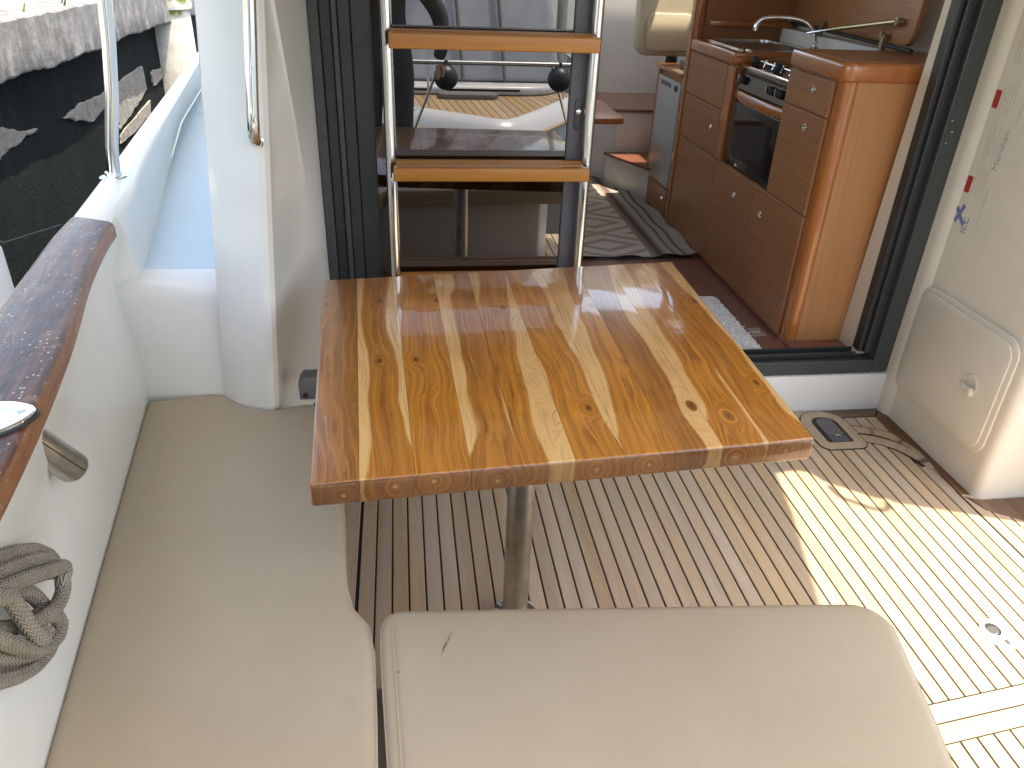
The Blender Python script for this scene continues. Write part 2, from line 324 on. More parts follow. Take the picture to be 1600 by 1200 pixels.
WM = {}
class MB:
    """collects shapes given in world coordinates; build() makes ONE object with its origin at org"""
    def __init__(s): s.bm = bmesh.new(); s.uv = s.bm.loops.layers.uv.new('UVMap')
    def face(s, vs):
        try: return s.bm.faces.new(vs)
        except ValueError: return None
    def box(s, x0, x1, y0, y1, z0, z1):
        v = [s.bm.verts.new((x, y, z)) for z in (z0, z1) for y in (y0, y1) for x in (x0, x1)]
        for f in ((0,2,3,1), (4,5,7,6), (0,1,5,4), (2,6,7,3), (0,4,6,2), (1,3,7,5)): s.face([v[i] for i in f])
        return s
    def obox(s, c, ax, ay, az):
        c, ax, ay, az = map(Vector, (c, ax, ay, az))
        v = [s.bm.verts.new(c + ax*i + ay*j + az*k) for k in (-1, 1) for j in (-1, 1) for i in (-1, 1)]
        for f in ((0,2,3,1), (4,5,7,6), (0,1,5,4), (2,6,7,3), (0,4,6,2), (1,3,7,5)): s.face([v[i] for i in f])
        return s
    def hexa(s, low, high):
        a = [s.bm.verts.new(p) for p in low]; b = [s.bm.verts.new(p) for p in high]
        n = len(a); s.face(a[::-1]); s.face(b)
        for i in range(n): s.face([a[i], a[(i+1) % n], b[(i+1) % n], b[i]])
        return s
    def prism(s, poly, z0, z1):
        return s.hexa([(x, y, z0) for x, y in poly], [(x, y, z1) for x, y in poly])
    def prism_ax(s, poly, o, u, v, d):
        o, u, v, d = map(Vector, (o, u, v, d))
        lo = [o + u*a + v*b for a, b in poly]; return s.hexa(lo, [p + d for p in lo])
    def quad(s, *ps):
        s.face([s.bm.verts.new(p) for p in ps]); return s
    def grid(s, rows, closed=False):
        V = [[s.bm.verts.new(p) for p in r] for r in rows]
        for i in range(len(V)-1):
            n = len(V[i]); m = n if closed else n-1
            for j in range(m): s.face([V[i][j], V[i][(j+1) % n], V[i+1][(j+1) % n], V[i+1][j]])
        return V
    def tube(s, pts, r, n=12, caps=True, closed=False):
        pts = [Vector(p) for p in pts]; N = len(pts)
        rr = r if isinstance(r, (list, tuple)) else [r]*N
        T = []
        for i in range(N):
            if closed: d = pts[(i+1) % N] - pts[i-1]
            else: d = pts[min(i+1, N-1)] - pts[max(i-1, 0)]
            T.append(d.normalized())
        u = T[0].orthogonal().normalized(); rings = []; L = 0
        for i in range(N):
            if i: L += (pts[i]-pts[i-1]).length
            u = (u - T[i]*u.dot(T[i])).normalized(); w = T[i].cross(u)
            rings.append(([s.bm.verts.new(pts[i] + (u*math.cos(2*PI*k/n) + w*math.sin(2*PI*k/n))*rr[i]) for k in range(n)], L))
        R = list(range(N)) + ([0] if closed else [])
        for a, b in zip(R[:-1], R[1:]):
            A, la = rings[a]; B, lb = rings[b]
            if closed and b == 0: lb = L + (pts[0]-pts[-1]).length
            for k in range(n):
                f = s.face([A[k], A[(k+1) % n], B[(k+1) % n], B[k]])
                if f:
                    for lp, uv in zip(f.loops, ((k/n, la), ((k+1)/n, la), ((k+1)/n, lb), (k/n, lb))): lp[s.uv].uv = uv
        if caps and not closed: s.face(rings[0][0][::-1]); s.face(rings[-1][0])
        return s
    def lathe(s, prof, c, axis=(0, 0, 1), n=24):
        c = Vector(c); a = Vector(axis).normalized(); u = a.orthogonal().normalized(); w = a.cross(u)
        R = [[s.bm.verts.new(c + a*h + (u*math.cos(2*PI*k/n) + w*math.sin(2*PI*k/n))*max(r, 1e-4)) for k in range(n)] for r, h in prof]
        for A, B in zip(R[:-1], R[1:]):
            for k in range(n): s.face([A[k], A[(k+1) % n], B[(k+1) % n], B[k]])
        s.face(R[0][::-1]); s.face(R[-1]); return s
    def bevel(s, w, seg=2, ang=30):
        s.bm.normal_update()
        bmesh.ops.recalc_face_normals(s.bm, faces=s.bm.faces[:])
        es = [e for e in s.bm.edges if len(e.link_faces) == 2 and e.calc_face_angle(0) > math.radians(ang)]
        bmesh.ops.bevel(s.bm, geom=es, offset=w, segments=seg, affect='EDGES', profile=0.5, clamp_overlap=True)
        return s
    def build(s, name, mat, parent=None, org=None, rot=None, smooth=35, kind=None, label=None):
        bmesh.ops.recalc_face_normals(s.bm, faces=s.bm.faces[:])
        base = Matrix.Identity(4)
        if org is not None: base = Matrix.Translation(Vector(org))
        if rot is not None: base = base @ rot.to_4x4()
        s.bm.transform(base.inverted())
        me = bpy.data.meshes.new(name); s.bm.to_mesh(me); s.bm.free()
        for p in me.polygons: p.use_smooth = True
        me.set_sharp_from_angle(angle=math.radians(smooth))
        me.materials.append(M[mat] if isinstance(mat, str) else mat)
        o = bpy.data.objects.new(name, me); COL.objects.link(o)
        WM[o] = base
        if parent is not None:
            o.parent = parent
            pm = WM[parent] if parent in WM else Matrix.Translation(parent.location)
            o.matrix_parent_inverse = pm.inverted()
        o.location = base.translation
        if rot is not None: o.rotation_euler = rot.to_euler()
        if kind: o['kind'] = kind
        if label: o['label'] = label
        return o
def arc(cx, cy, r, a0, a1, n=8):
    return [(cx + r*math.cos(math.radians(a0+(a1-a0)*i/n)), cy + r*math.sin(math.radians(a0+(a1-a0)*i/n))) for i in range(n+1)]
def rrect(x0, x1, y0, y1, r, n=6):
    return arc(x1-r, y0+r, r, -90, 0, n) + arc(x1-r, y1-r, r, 0, 90, n) + arc(x0+r, y1-r, r, 90, 180, n) + arc(x0+r, y0+r, r, 180, 270, n)
def catmull(P, n=8, closed=False):
    P = [Vector(p) for p in P]; N = len(P); out = []
    for i in range(N if closed else N-1):
        p0 = P[i-1] if (closed or i) else P[i]; p1 = P[i]; p2 = P[(i+1) % N]; p3 = P[(i+2) % N] if (closed or i+2 < N) else P[-1]
        for k in range(n):
            t = k/n
            out.append(0.5*((2*p1) + (p2-p0)*t + (2*p0-5*p1+4*p2-p3)*t*t + (3*p1-p0-3*p2+p3)*t**3))
    if not closed: out.append(P[-1])
    return out
def lerp(a, b, t): return a + (b-a)*t
def interp(tab, y):
    if y <= tab[0][0]: return tab[0][1]
    for (a, va), (b, vb) in zip(tab[:-1], tab[1:]):
        if y <= b: return va + (vb-va)*(y-a)/(b-a)
    return tab[-1][1]

# ================================================================== SETTING
MB().quad((-300, -300, -0.7), (300, -300, -0.7), (300, 300, -0.7), (-300, 300, -0.7)).build('water', 'water', kind='structure')

# --- cockpit deck: caulked base, teak planks as parts
deck = MB().box(-0.9, 2.3, -0.9, 2.335, -0.06, -0.0035).build('cockpit_deck', 'caulk', kind='structure')
P0, PW, GAP = -0.153, 0.0447, 0.0050
def hatch_curve(x):      # upper edge of the main planking: the hatch seam that curves down to starboard
    if x < 1.50: return 2.185
    return 2.185 - 0.19*((x-1.50)/0.29)**2.4
SK = 0.118               # slope of the two athwartship boards aft
def cross(x, off): return 1.042 + (x-1.198)*SK + off
def plank(poly, mat='teak', z0=-0.012, z1=0.0, name='teak_plank', bev=0.0012, rot=None):
    cx = sum(p[0] for p in poly)/len(poly); cy = sum(p[1] for p in poly)/len(poly)
    m = MB().prism(poly, z0, z1)
    if bev: m.bevel(bev, 1, 50)
    return m.build(name, mat, deck, org=(cx, cy, 0), rot=rot)
k = 0
x = P0
while x < 1.87:
    a, b = x+GAP/2, x+PW-GAP/2
    if not (1.755 < (a+b)/2 < 1.775):
        tp = lambda q: 1.765 if q > 1.775 else (2.20 if q < 1.545 else interp([(1.545, 2.137), (1.60, 2.132), (1.665, 2.107), (1.715, 2.067), (1.752, 2.007), (1.775, 1.93)], q))
        plank([(a, cross(a, .004)), (b, cross(b, .004)), (b, tp(b)), (a, tp(a))])
        # planks aft of the cross boards
        plank([(a, 0.35), (b, 0.35), (b, cross(b, -.098)), (a, cross(a, -.098))])
    x += PW
# upper planking between hatch and sill
x = 0.90
while x < 1.76:
    a, b = x+GAP/2, min(x+PW-GAP/2, 1.78)
    y0 = 2.215 if b < 1.60 else 2.215 - 0.10*((b-1.60)/0.18)
    plank([(a, y0), (b, y0 if b < 1.6 else y0-0.01), (b, 2.262), (a, 2.262)])
    x += PW
for off0, off1 in ((-0.0455, 0.0), (-0.0945, -0.0495)):
    plank([(0.93, cross(0.93, off0)), (2.0, cross(2.0, off0)), (2.0, cross(2.0, off1)), (0.93, cross(0.93, off1))], rot=Matrix.Rotation(-PI/2+math.atan(SK), 3, 'Z'))
# margin boards
RX = Matrix.Rotation(-PI/2, 3, 'Z')
plank([(-0.15, 2.266), (1.55, 2.266), (1.55, 2.318), (-0.15, 2.318)], rot=RX, name='margin_board', z1=0.0012)
plank([(1.553, 2.266), (1.745, 2.266), (1.79, 2.318), (1.553, 2.318)], 'teak_oiled', rot=RX, name='margin_board', z1=0.0012)
plank([(1.750, 2.264), (1.742, 2.15), (1.778, 2.03), (1.772, 1.90), (1.768, 1.785), (1.81, 1.775), (1.797, 2.31)], 'teak_oiled', name='margin_board', z1=0.0018)
plank([(1.775, 1.772), (1.80, 1.70), (1.90, 1.63), (2.2, 1.56), (2.2, 1.75), (1.812, 1.75)], 'teak_oiled', name='margin_board', z1=0.0018)
for i in range(6):
    xa = 1.852+i*0.0447; plank([(xa, 1.055), (xa+.0405, 1.055), (xa+.0405, 1.60), (xa, 1.62)])
plank([(-0.215, 0.6), (-0.160, 0.6), (-0.160, 2.31), (-0.215, 2.31)], name='margin_board', z1=0.0012)
# hatch surround: curved boards laid over the planking with black caulk round them
def strip(pts, w, mat, name, z=0.0016):
    L = []; Rr = []
    P = [Vector((p[0], p[1], 0)) for p in pts]
    for i, p in enumerate(P):
        d = (P[min(i+1, len(P)-1)] - P[max(i-1, 0)]).normalized(); nrm = Vector((-d.y, d.x, 0))
        L.append(p + nrm*w/2); Rr.append(p - nrm*w/2)
    poly = [(p.x, p.y) for p in L] + [(p.x, p.y) for p in reversed(Rr)]
    m = MB()
    for i in range(len(P)-1):
        m.hexa([(q.x, q.y, -0.004) for q in (Rr[i], Rr[i+1], L[i+1], L[i])], [(q.x, q.y, z) for q in (Rr[i], Rr[i+1], L[i+1], L[i])])
    bmesh.ops.remove_doubles(m.bm, verts=m.bm.verts[:], dist=1e-5)
    ins = [f for f in m.bm.faces if all(any(abs(v.co.x-l.x) < 1e-4 and abs(v.co.y-l.y) < 1e-4 for l in L+Rr) for v in f.verts) and abs(f.calc_center_median().z-(-0.004+z)/2) < 1e-4 and False]
    return m.build(name, mat, deck, org=(P[len(P)//2].x, P[len(P)//2].y, 0), rot=Matrix.Rotation(-0.9, 3, 'Z'))
inner = catmull([(1.545, 2.135, 0), (1.60, 2.130, 0), (1.665, 2.105, 0), (1.715, 2.065, 0), (1.752, 2.005, 0), (1.775, 1.93, 0)], 5)
outer = catmull([(1.545, 2.187, 0), (1.61, 2.184, 0), (1.69, 2.158, 0), (1.745, 2.11, 0), (1.785, 2.045, 0), (1.80, 1.97, 0)], 5)
mid = [(a+b)/2 for a, b in zip(inner, outer)]
strip(mid, 0.112, 'caulk', 'caulk_seam', 0.0006)
strip(inner, 0.046, 'teak', 'hatch_trim'); strip(outer, 0.044, 'teak', 'hatch_trim', 0.0017)
def stadium(cx, cy, hw, hl, rt, rb, ang, n=10):
    pts = arc(hw-rt, hl-rt, rt, 0, 90, n) + arc(-hw+rt, hl-rt, rt, 90, 180, n) + arc(-hw+rb, -hl+rb, rb, 180, 270, n) + arc(hw-rb, -hl+rb, rb, 270, 360, n)
    c, s_ = math.cos(ang), math.sin(ang)
    return [(cx + x*c - y*s_, cy + x*s_ + y*c) for x, y in pts]
HX, HY, HA = 1.525, 2.186, 0.0
def ring(o, i, z0, z1, mat, name, parent=deck):
    m = MB(); n = len(o)
    m.grid([[(p[0], p[1], z0) for p in o], [(p[0], p[1], z1) for p in o], [(p[0], p[1], z1) for p in i], [(p[0], p[1], z0) for p in i]], closed=True)
    return m.build(name, mat, parent, org=(HX, HY, 0))
s_out = stadium(HX, HY, 0.092, 0.128, 0.088, 0.040, HA); s_mid = stadium(HX, HY, 0.088, 0.124, 0.084, 0.036, HA); s_in = stadium(HX, HY, 0.050, 0.084, 0.046, 0.012, HA)
ring(s_out, s_in, -0.004, 0.0024, 'caulk', 'caulk_seam'); ring(s_mid, s_in, -0.004, 0.0036, 'teak', 'hatch_trim')
MB().box(0.9, 1.44, 2.160, 2.172, -0.003, 0.0030).build('caulk_seam', 'teak_oiled', deck, org=(1.2, 2.166, 0))
MB().box(1.763, 1.769, 1.05, 1.80, -0.003, 0.0014).build('caulk_seam', 'caulk', deck, org=(1.766, 1.4, 0))
lh = empty('hatch_lift_handle', (HX, HY, 0), 'dark flush lifting handle sunk in the teak deck near the door sill', 'hatch handle')
MB().prism(stadium(HX, HY, 0.049, 0.083, 0.045, 0.011, HA), -0.002, 0.0018).build('recess', 'black_rubber', lh)
MB().prism(stadium(HX+0.004, HY+0.020, 0.034, 0.056, 0.032, 0.004, HA), 0.0020, 0.0034).bevel(.0005, 1).build('pull_plate', 'grey_plastic', lh)
MB().prism(stadium(HX+0.004, HY-0.060, 0.036, 0.020, 0.004, 0.004, HA), 0.0020, 0.0042).bevel(.0005, 1).build('pull_plate', 'alu_grey', lh)
MB().lathe([(0.010, 0), (0.010, .003), (0.006, .004)], (HX+0.006, HY-0.046, 0.003)).build('button', 'chrome', lh)

# --- port coaming / bulwark, one moulded surface
ZTOP = lambda y: 0.885 if y < 1.90 else 0.91 + 0.05*(y-2.0)
XIN = [(-1.2, -0.30), (0.0, -0.42), (0.83, -0.515), (1.217, -0.575), (1.53, -0.640), (1.80, -0.682), (1.88, -0.690), (2.124, -0.700), (2.26, -0.729), (2.588, -0.767), (3.047, -0.810), (3.455, -0.848), (4.2, -0.92), (6.0, -1.05), (8, -1.1)]
XOUT = [(-1.2, -0.52), (0.0, -0.62), (0.83, -0.69), (1.38, -0.745), (1.93, -0.797), (2.3, -0.823), (2.87, -0.867), (3.9, -0.941), (6, -1.10), (8, -1.15)]
XB = lambda y: -0.671 - (y-1.80)*0.125
def coam(y):
    xi, xo, zt = interp(XIN, y), interp(XOUT, y), ZTOP(y)
    if y <= 1.905:
        xb = XB(y)
        return [(xb, y, 0.30), (xb, y, 0.46), (xb-0.012, y, 0.60), (xb-0.028, y, 0.67), (xi-0.030, y, 0.74), (xi-0.022, y, 0.82), (xi-0.012, y, zt-0.012), (xi-0.024, y, zt), (xo+0.02, y, zt), (xo, y, zt-0.02), (xo-0.03, y, 0.4), (xo+0.05, y, -0.8)]
    zd = 0.74 + 0.05*(y-2); xd = interp([(1.9, -0.665), (2.25, -0.715), (2.78, -0.801), (3.58, -0.926), (4.5, -1.03), (6, -1.14), (8, -1.18)], y)
    xd = max(xd, xo+0.005)
    return [(xd+0.03, y, zd-0.03), (xd+0.012, y, zd-0.01), (xd, y, zd+0.004), (lerp(xd, xi, .35), y, lerp(zd, zt, .35)), (lerp(xd, xi, .6), y, lerp(zd, zt, .6)), (lerp(xd, xi, .85), y, lerp(zd, zt, .85)), (xi-0.004, y, zt-0.010), (xi-0.016, y, zt), (xo+0.02, y, zt), (xo, y, zt-0.02), (xo-0.03, y, 0.4), (xo+0.05, y, -0.8)]
ys = [-1.2, -0.6, 0, 0.4, 0.8, 1.0, 1.2, 1.4, 1.6, 1.75, 1.84, 1.895, 1.93, 1.98, 2.06, 2.124, 2.2, 2.35, 2.6, 2.85, 3.05, 3.45, 4.0, 5.0, 6.0, 8.0]
m = MB(); m.grid([coam(y) for y in ys]); m.build('port_coaming', 'gelcoat', kind='structure', smooth=45)

# --- port side deck
sdp = []
for y in (1.93, 2.25, 2.78, 3.58, 4.5, 6.0, 8.0):
    z = 0.74 + 0.05*(y-2); xd = max(interp([(1.9, -0.665), (2.25, -0.715), (2.78, -0.801), (3.58, -0.926), (4.5, -1.03), (6, -1.14), (8, -1.18)], y), interp(XOUT, y)+0.005)
    sdp.append([(xd-0.0, y, z), (xd+0.02, y, z+0.002), (-0.44 if y < 2.3 else -0.345, y, z+0.004)])
m = MB(); m.grid(sdp); m.build('side_deck', 'deck_white', kind='structure')
MB().box(-0.86, -0.45, 3.60, 3.612, 0.815, 0.8265).build('deck_seam', 'liner', kind='structure')

# --- bulkhead between coaming and pillar, with rounded top edge
m = MB(); rows = []
for xx, dy in ((-0.72, 0.0), (-0.655, 0.0), (-0.62, -0.006), (-0.40, -0.010)):
    yb = 1.87 + dy
    rows.append([(xx, yb-0.045, 0.28), (xx, yb-0.035, 0.46), (xx, yb, 0.62), (xx, yb+0.008, 0.700), (xx, yb+0.020, 0.728), (xx, yb+0.045, 0.740), (xx, yb+0.10, 0.744)])
m.grid(rows); m.build('bulkhead', 'gelcoat', kind='structure', smooth=60)
MB().obox((-0.515, 1.853, 0.53), (0.003, 0, 0), (0, 0.0015, 0), (-0.012, 0.012, 0.052)).build('yellow_stain', 'seat_beige', kind='structure')

# --- pillar and the flange beside the door
m = MB(); rows = []
for z in (0.25, 0.45, 0.60, 0.9, 1.2, 1.386, 1.7, 2.06):
    L = 0.074*(z-0.45)/0.936
    t = max(0.0, min(1.0, (z-0.50)/0.886)); Lc = (lerp(-0.252, -0.258, t) + .004*t, lerp(2.31, 1.84, t))
    if z > 1.386: Lc = (-0.254 + .06*(z-1.386), 1.82)
    rows.append([(-0.54+L, 2.45, z), (-0.497+L, 2.0, z), (-0.492+L, 1.86, z), (-0.480+L, 1.815, z), (-0.440+L, 1.775, z), (-0.405+L, 1.757, z), (-0.360+L, 1.742, z), (-0.345+L, 1.745, z), (-0.336+L, 1.757, z),
                 (lerp(-0.336+L, Lc[0], .94)-.006, lerp(1.757, Lc[1], .94), z), (Lc[0], Lc[1], z), (-0.2405, 2.326, z), (-0.2405, 2.345, z), (-0.30, 2.46, z)])
m.grid(rows, closed=True)
m.build('pillar', 'gelcoat', kind='structure', smooth=24)
sb = empty('door_stop', (-0.235, 1.78, 0.44), 'small grey plastic stop block at the foot of the white pillar beside the table', 'stop block')
MB().prism_ax([(-.022, -.03), (.03, -.03), (.03, .035), (-.010, .035), (-.022, .022)], (-0.262, 1.765, 0.485), (1, 0, 0), (0, 0, 1), (0, 0.05, 0)).bevel(.004, 2).build('block', 'grey_plastic', sb)
MB().lathe([(.007, 0), (.007, .003)], (-0.268, 1.765, 0.470), (0, -1, 0), 12).build('screw_hole', 'black_rubber', sb)

# --- under-door riser, aft bulkhead above the door
MB().box(-0.262, 1.795, 2.322, 2.40, -0.02, 0.152).bevel(.006, 2).build('sill_riser', 'gelcoat', kind='structure')
MB().box(-0.262, 2.3, 2.33, 2.42, 1.83, 2.06).build('header', 'gelcoat', kind='structure')

# --- starboard wall with return, wing that shades the deck
def sweep_wall(prof, z0, z1, name, mat):
    m = MB(); m.grid([[(x, y, z) for x, y in prof] for z in (z0, 0.5, 1.1, z1)], closed=True); return m.build(name, mat, kind='structure', smooth=30)
prof = [(1.80, 2.26)] + [(1.80, 1.79)] + arc(1.830, 1.785, 0.030, 180, 270, 5) + [(2.075, 1.755), (2.075, 2.42), (1.786, 2.42), (1.786, 2.30), (1.787, 2.285), (1.794, 2.27)]
sweep_wall(prof, -0.02, 2.06, 'starboard_wall', 'gelcoat_cream')
MB().box(2.08, 2.14, 1.555, 2.6, -0.3, 2.06).bevel(.01, 2).build('wing_wall', 'gelcoat', kind='structure')
MB().box(2.08, 2.3, -1.2, 1.55, -0.8, 0.06).bevel(.01, 2).build('starboard_sill', 'gelcoat', kind='structure')
# hatch lid (square access panel) on the starboard wall
ph = empty('access_hatch', (1.8, 2.04, 0.34), 'square cream access hatch with round twist latch low in the starboard wall', 'access hatch')
U, V, Dn = (0, -1, 0), (0, 0, 1), (-1, 0, 0)
def wallpoly(o, z0, d, name, mat, par, bev=.003, pts=None):
    return MB().prism_ax(pts, (1.80 - z0, 2.04, 0.335), U, V, (-d, 0, 0)).bevel(bev, 2).build(name, mat, par)
wallpoly(0, 0, 0.010, 'hatch_frame', 'gelcoat_cream', ph, .004, rrect(-0.245, 0.245, -0.205, 0.205, 0.06, 7))
lid = wallpoly(0, 0.0101, 0.008, 'hatch_lid', 'gelcoat_cream', ph, .005, rrect(-0.228, 0.228, -0.188, 0.188, 0.050, 7))
MB().lathe([(0.036, 0), (0.036, .004), (0.031, .005), (0.030, .001), (0.001, .0008)], (1.7818, 1.925, 0.332), (-1, 0, 0), 28).build('latch_cup', 'gelcoat_cream', lid)
MB().obox((1.772, 1.920, 0.318), (0.009, 0, 0), (0, 0.030, 0.004), (0, 0.0015, 0.0075)).bevel(.004, 2).build('latch_tab', 'gelcoat_cream', lid)
MB().lathe([(0.015, 0), (0.015, .012), (.011, .015)], (1.774, 1.902, 0.318), (-1, 0, 0), 20).build('latch_knob', 'gelcoat_cream', lid)

# --- soffit of the flybridge above; saloon ceiling has a made-up opening that lets sun onto the steps
roof = [(-0.66, 0.22), (1.425, 0.22), (1.52, 0.70), (1.65, 1.205), (1.738, 1.54), (1.774, 1.738), (1.896, 1.754), (1.935, 1.672), (2.06, 1.576), (2.20, 1.56), (2.20, 2.50), (-0.66, 2.50)]
MB().prism(roof, 2.062, 2.14).build('flybridge_soffit', 'ceiling', kind='structure')
m = MB()
m.box(-0.66, 1.70, 2.5, 5.32, 2.062, 2.14); m.box(1.94, 2.2, 2.5, 5.32, 2.062, 2.14); m.box(1.70, 1.94, 2.5, 4.30, 2.062, 2.14); m.box(1.70, 1.94, 4.72, 5.32, 2.062, 2.14)  # stops short of the bulkhead: gap added so sun grazes its face
m.box(1.70, 1.94, 4.56, 4.60, 2.062, 2.14)
m.build('saloon_ceiling', 'ceiling', kind='structure')
gr = MB().tube(catmull([(1.925, 1.66, 2.08), (1.935, 1.60, 2.08), (1.96, 1.572, 2.08), (2.02, 1.525, 2.08), (2.06, 1.53, 2.08), (2.07, 1.56, 2.08)], 5), 0.012, 10).build('overhead_grab_rail', 'steel')
tag(gr, 'steel grab rail under the flybridge edge whose bent shadow lies on the teak', 'grab rail')

# --- aft coaming behind the photographer
MB().box(-0.9, 2.3, -1.0, -0.88, -0.8, 0.215).bevel(.02, 3).build('aft_coaming', 'gelcoat', kind='structure')
MB().box(-0.9, 2.3, -1.01, -0.87, 0.2155, 0.26).bevel(.008, 2).build('aft_rubbing_strip', 'black_rubber', kind='structure')

# --- seat bases
MB().prism([(-0.72, -0.5), (-0.20, -0.5), (-0.19, 0.85), (-0.20, 1.0), (-0.215, 1.25), (-0.25, 1.5), (-0.28, 1.80), (-0.72, 1.86)], -0.01, 0.365).bevel(.012, 2).build('seat_locker', 'gelcoat', kind='structure')
MB().prism([(-0.19, 0.16), (0.72, 0.16), (0.76, 0.80), (0.70, 0.90), (-0.19, 0.93)], -0.01, 0.365).bevel(.012, 2).build('seat_locker', 'gelcoat', kind='structure')

# --- saloon shell
fl = MB().box(-0.29, 1.95, 2.40, 5.6, 0.12, 0.2).build('saloon_floor', 'floor_mahogany', kind='structure')
m = MB(); m.box(1.95, 2.0, 2.42, 5.5, 0.0, 1.48); m.box(1.95, 2.0, 2.42, 3.0, 1.48, 2.06); m.box(1.95, 2.0, 4.0, 4.12, 1.48, 2.06)
m.box(-0.34, -0.29, 2.43, 5.5, 0.0, 1.42); m.box(-0.34, -0.29, 2.43, 2.9, 1.42, 2.06); m.box(-0.34, -0.29, 4.0, 4.1, 1.42, 2.06)
m.build('saloon_wall', 'liner', kind='structure')
m = MB(); m.box(-0.34, 1.95, 5.42, 5.5, 0.15, 1.72); m.box(1.215, 1.235, 5.39, 5.42, 0.2, 1.33); m.box(1.30, 1.31, 5.405, 5.42, 0.2, 1.33)
m.build('forward_bulkhead', 'liner', kind='structure')
# interior jamb beside the door, flaring with the hull
m = MB(); m.hexa([(1.668, 2.40, 0.2), (1.80, 2.40, 0.2), (1.80, 2.505, 0.2), (1.672, 2.505, 0.2)], [(1.668, 2.40, 2.06), (1.95, 2.40, 2.06), (1.95, 2.505, 2.06), (1.835, 2.505, 2.06)])
m.build('inner_jamb', 'gelcoat_cream', kind='structure')

# ================================================================== QUAY (port, beyond the bulwark)
qw = empty('quay_wall', (-2.0, 5, -0.7), 'dark weathered concrete quay wall with a pale broken coping beyond the port bulwark', 'quay wall')
random.seed(3)
m = MB(); rows = []
for i in range(141):
    y = 1.5 + i*0.055
    e = random.uniform(-.006, .006) + 0.008*math.sin(y*2.1) + 0.006*math.sin(y*7.3)
    z0 = 0.835 + e; z1 = 1.095 + random.uniform(-.005, .005)
    rows.append([(-2.14, y, z0+0.02), (-1.906, y, z0), (-1.90+random.uniform(-.003, .003), y, z0+.012), (-1.905+random.uniform(-.004, .004), y, (z0+z1)/2), (-1.90+random.uniform(-.005, .003), y, z1-.010), (-1.912, y, z1), (-2.2, y, z1+.005)])
m.grid(rows); m.build('coping', 'quay_coping', qw, smooth=30)
MB().box(-9, -2.0, 1.5, 9.6, 0.9, 1.092).build('quay_top', 'quay_top', qw)
m = MB(); rows = []
for i in range(61):
    y = 1.5 + i*0.14
    rows.append([(-2.04 + 0.004*math.sin(y*3.1+z*4) + random.uniform(-.002, .002), y, z) for z in (-1.0, -0.6, -0.3, 0.0, 0.2, 0.4, 0.6, 0.75, 0.9)])
m.grid(rows); m.build('wall_face', 'quay_wall', qw, smooth=60)
# patches of sunlight, built as pale slabs standing proud of the dark face
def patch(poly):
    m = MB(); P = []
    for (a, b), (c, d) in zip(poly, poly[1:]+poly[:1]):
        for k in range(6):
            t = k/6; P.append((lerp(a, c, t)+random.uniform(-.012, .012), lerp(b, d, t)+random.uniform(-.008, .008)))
    m.prism_ax(P, (-2.06, 0, 0), (0, 1, 0), (0, 0, 1), (0.032, 0, 0)); m.bevel(.006, 1, 60); m.build('sunlit_patch', 'quay_sunlit', qw)
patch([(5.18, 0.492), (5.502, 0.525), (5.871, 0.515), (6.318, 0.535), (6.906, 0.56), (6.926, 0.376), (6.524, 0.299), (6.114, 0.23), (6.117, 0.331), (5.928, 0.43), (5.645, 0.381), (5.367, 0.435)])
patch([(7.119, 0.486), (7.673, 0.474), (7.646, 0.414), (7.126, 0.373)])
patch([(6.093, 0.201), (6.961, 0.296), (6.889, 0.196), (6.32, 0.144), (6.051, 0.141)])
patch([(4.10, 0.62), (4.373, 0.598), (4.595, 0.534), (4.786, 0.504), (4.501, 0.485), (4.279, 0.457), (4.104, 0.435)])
ym = MB()
for q in range(16):
    y = random.choice([4.4, 4.9, 5.5, 6.1]) + random.gauss(0, .13); xx = -1.95 + random.uniform(-.08, .04)
    a = random.uniform(0, 6.28); h = random.uniform(.02, .05); wd = .008
    p = Vector((xx, y, 1.09)); d = Vector((math.cos(a), math.sin(a), 0))
    ym.quad(p - d*wd, p + d*wd, p + d*wd*.5 + Vector((d.y*.03, -d.x*.03, h)), p - d*wd*.5 + Vector((d.y*.03, -d.x*.03, h)))
wd_ = ym.build('weeds', 'weed', kind='stuff'); tag(wd_, 'small green weeds growing along the quay edge', 'weeds')
pl = empty('mooring_pile', (-2.03, 7.7, -0.7), 'weathered white mooring pile with a mossy green top beyond the quay', 'pile')
MB().lathe([(0.25, 0), (0.245, .9), (0.243, 1.45), (0.24, 1.62)], (-2.03, 7.7, -0.7), n=28).build('shaft', 'pile_moss', pl, org=(-2.03, 7.7, 0))
MB().lathe([(0.26, 0), (0.265, .03), (0.265, .5), (0.22, .54)], (-2.03, 7.7, 0.925), n=28).build('cap', 'pile_moss', pl, org=(-2.03, 7.7, 0.1))
fd = empty('fender', (-1.10, 1.92, 0.3), 'white inflated fender hanging outside the port rail', 'fender')
MB().lathe([(.02, -.34), (.07, -.31), (.105, -.25), (.12, 0), (.12, .34), (.10, .40), (.05, .44), (.022, .455), (.022, .47)], (-1.10, 1.92, 0.46), n=24).build('body', 'fender_white', fd)
MB().tube([(-1.10, 1.92, .92), (-0.95, 1.90, .84), (-0.80, 1.88, .890)], .0025, 8).build('lanyard', 'black_rubber', fd)

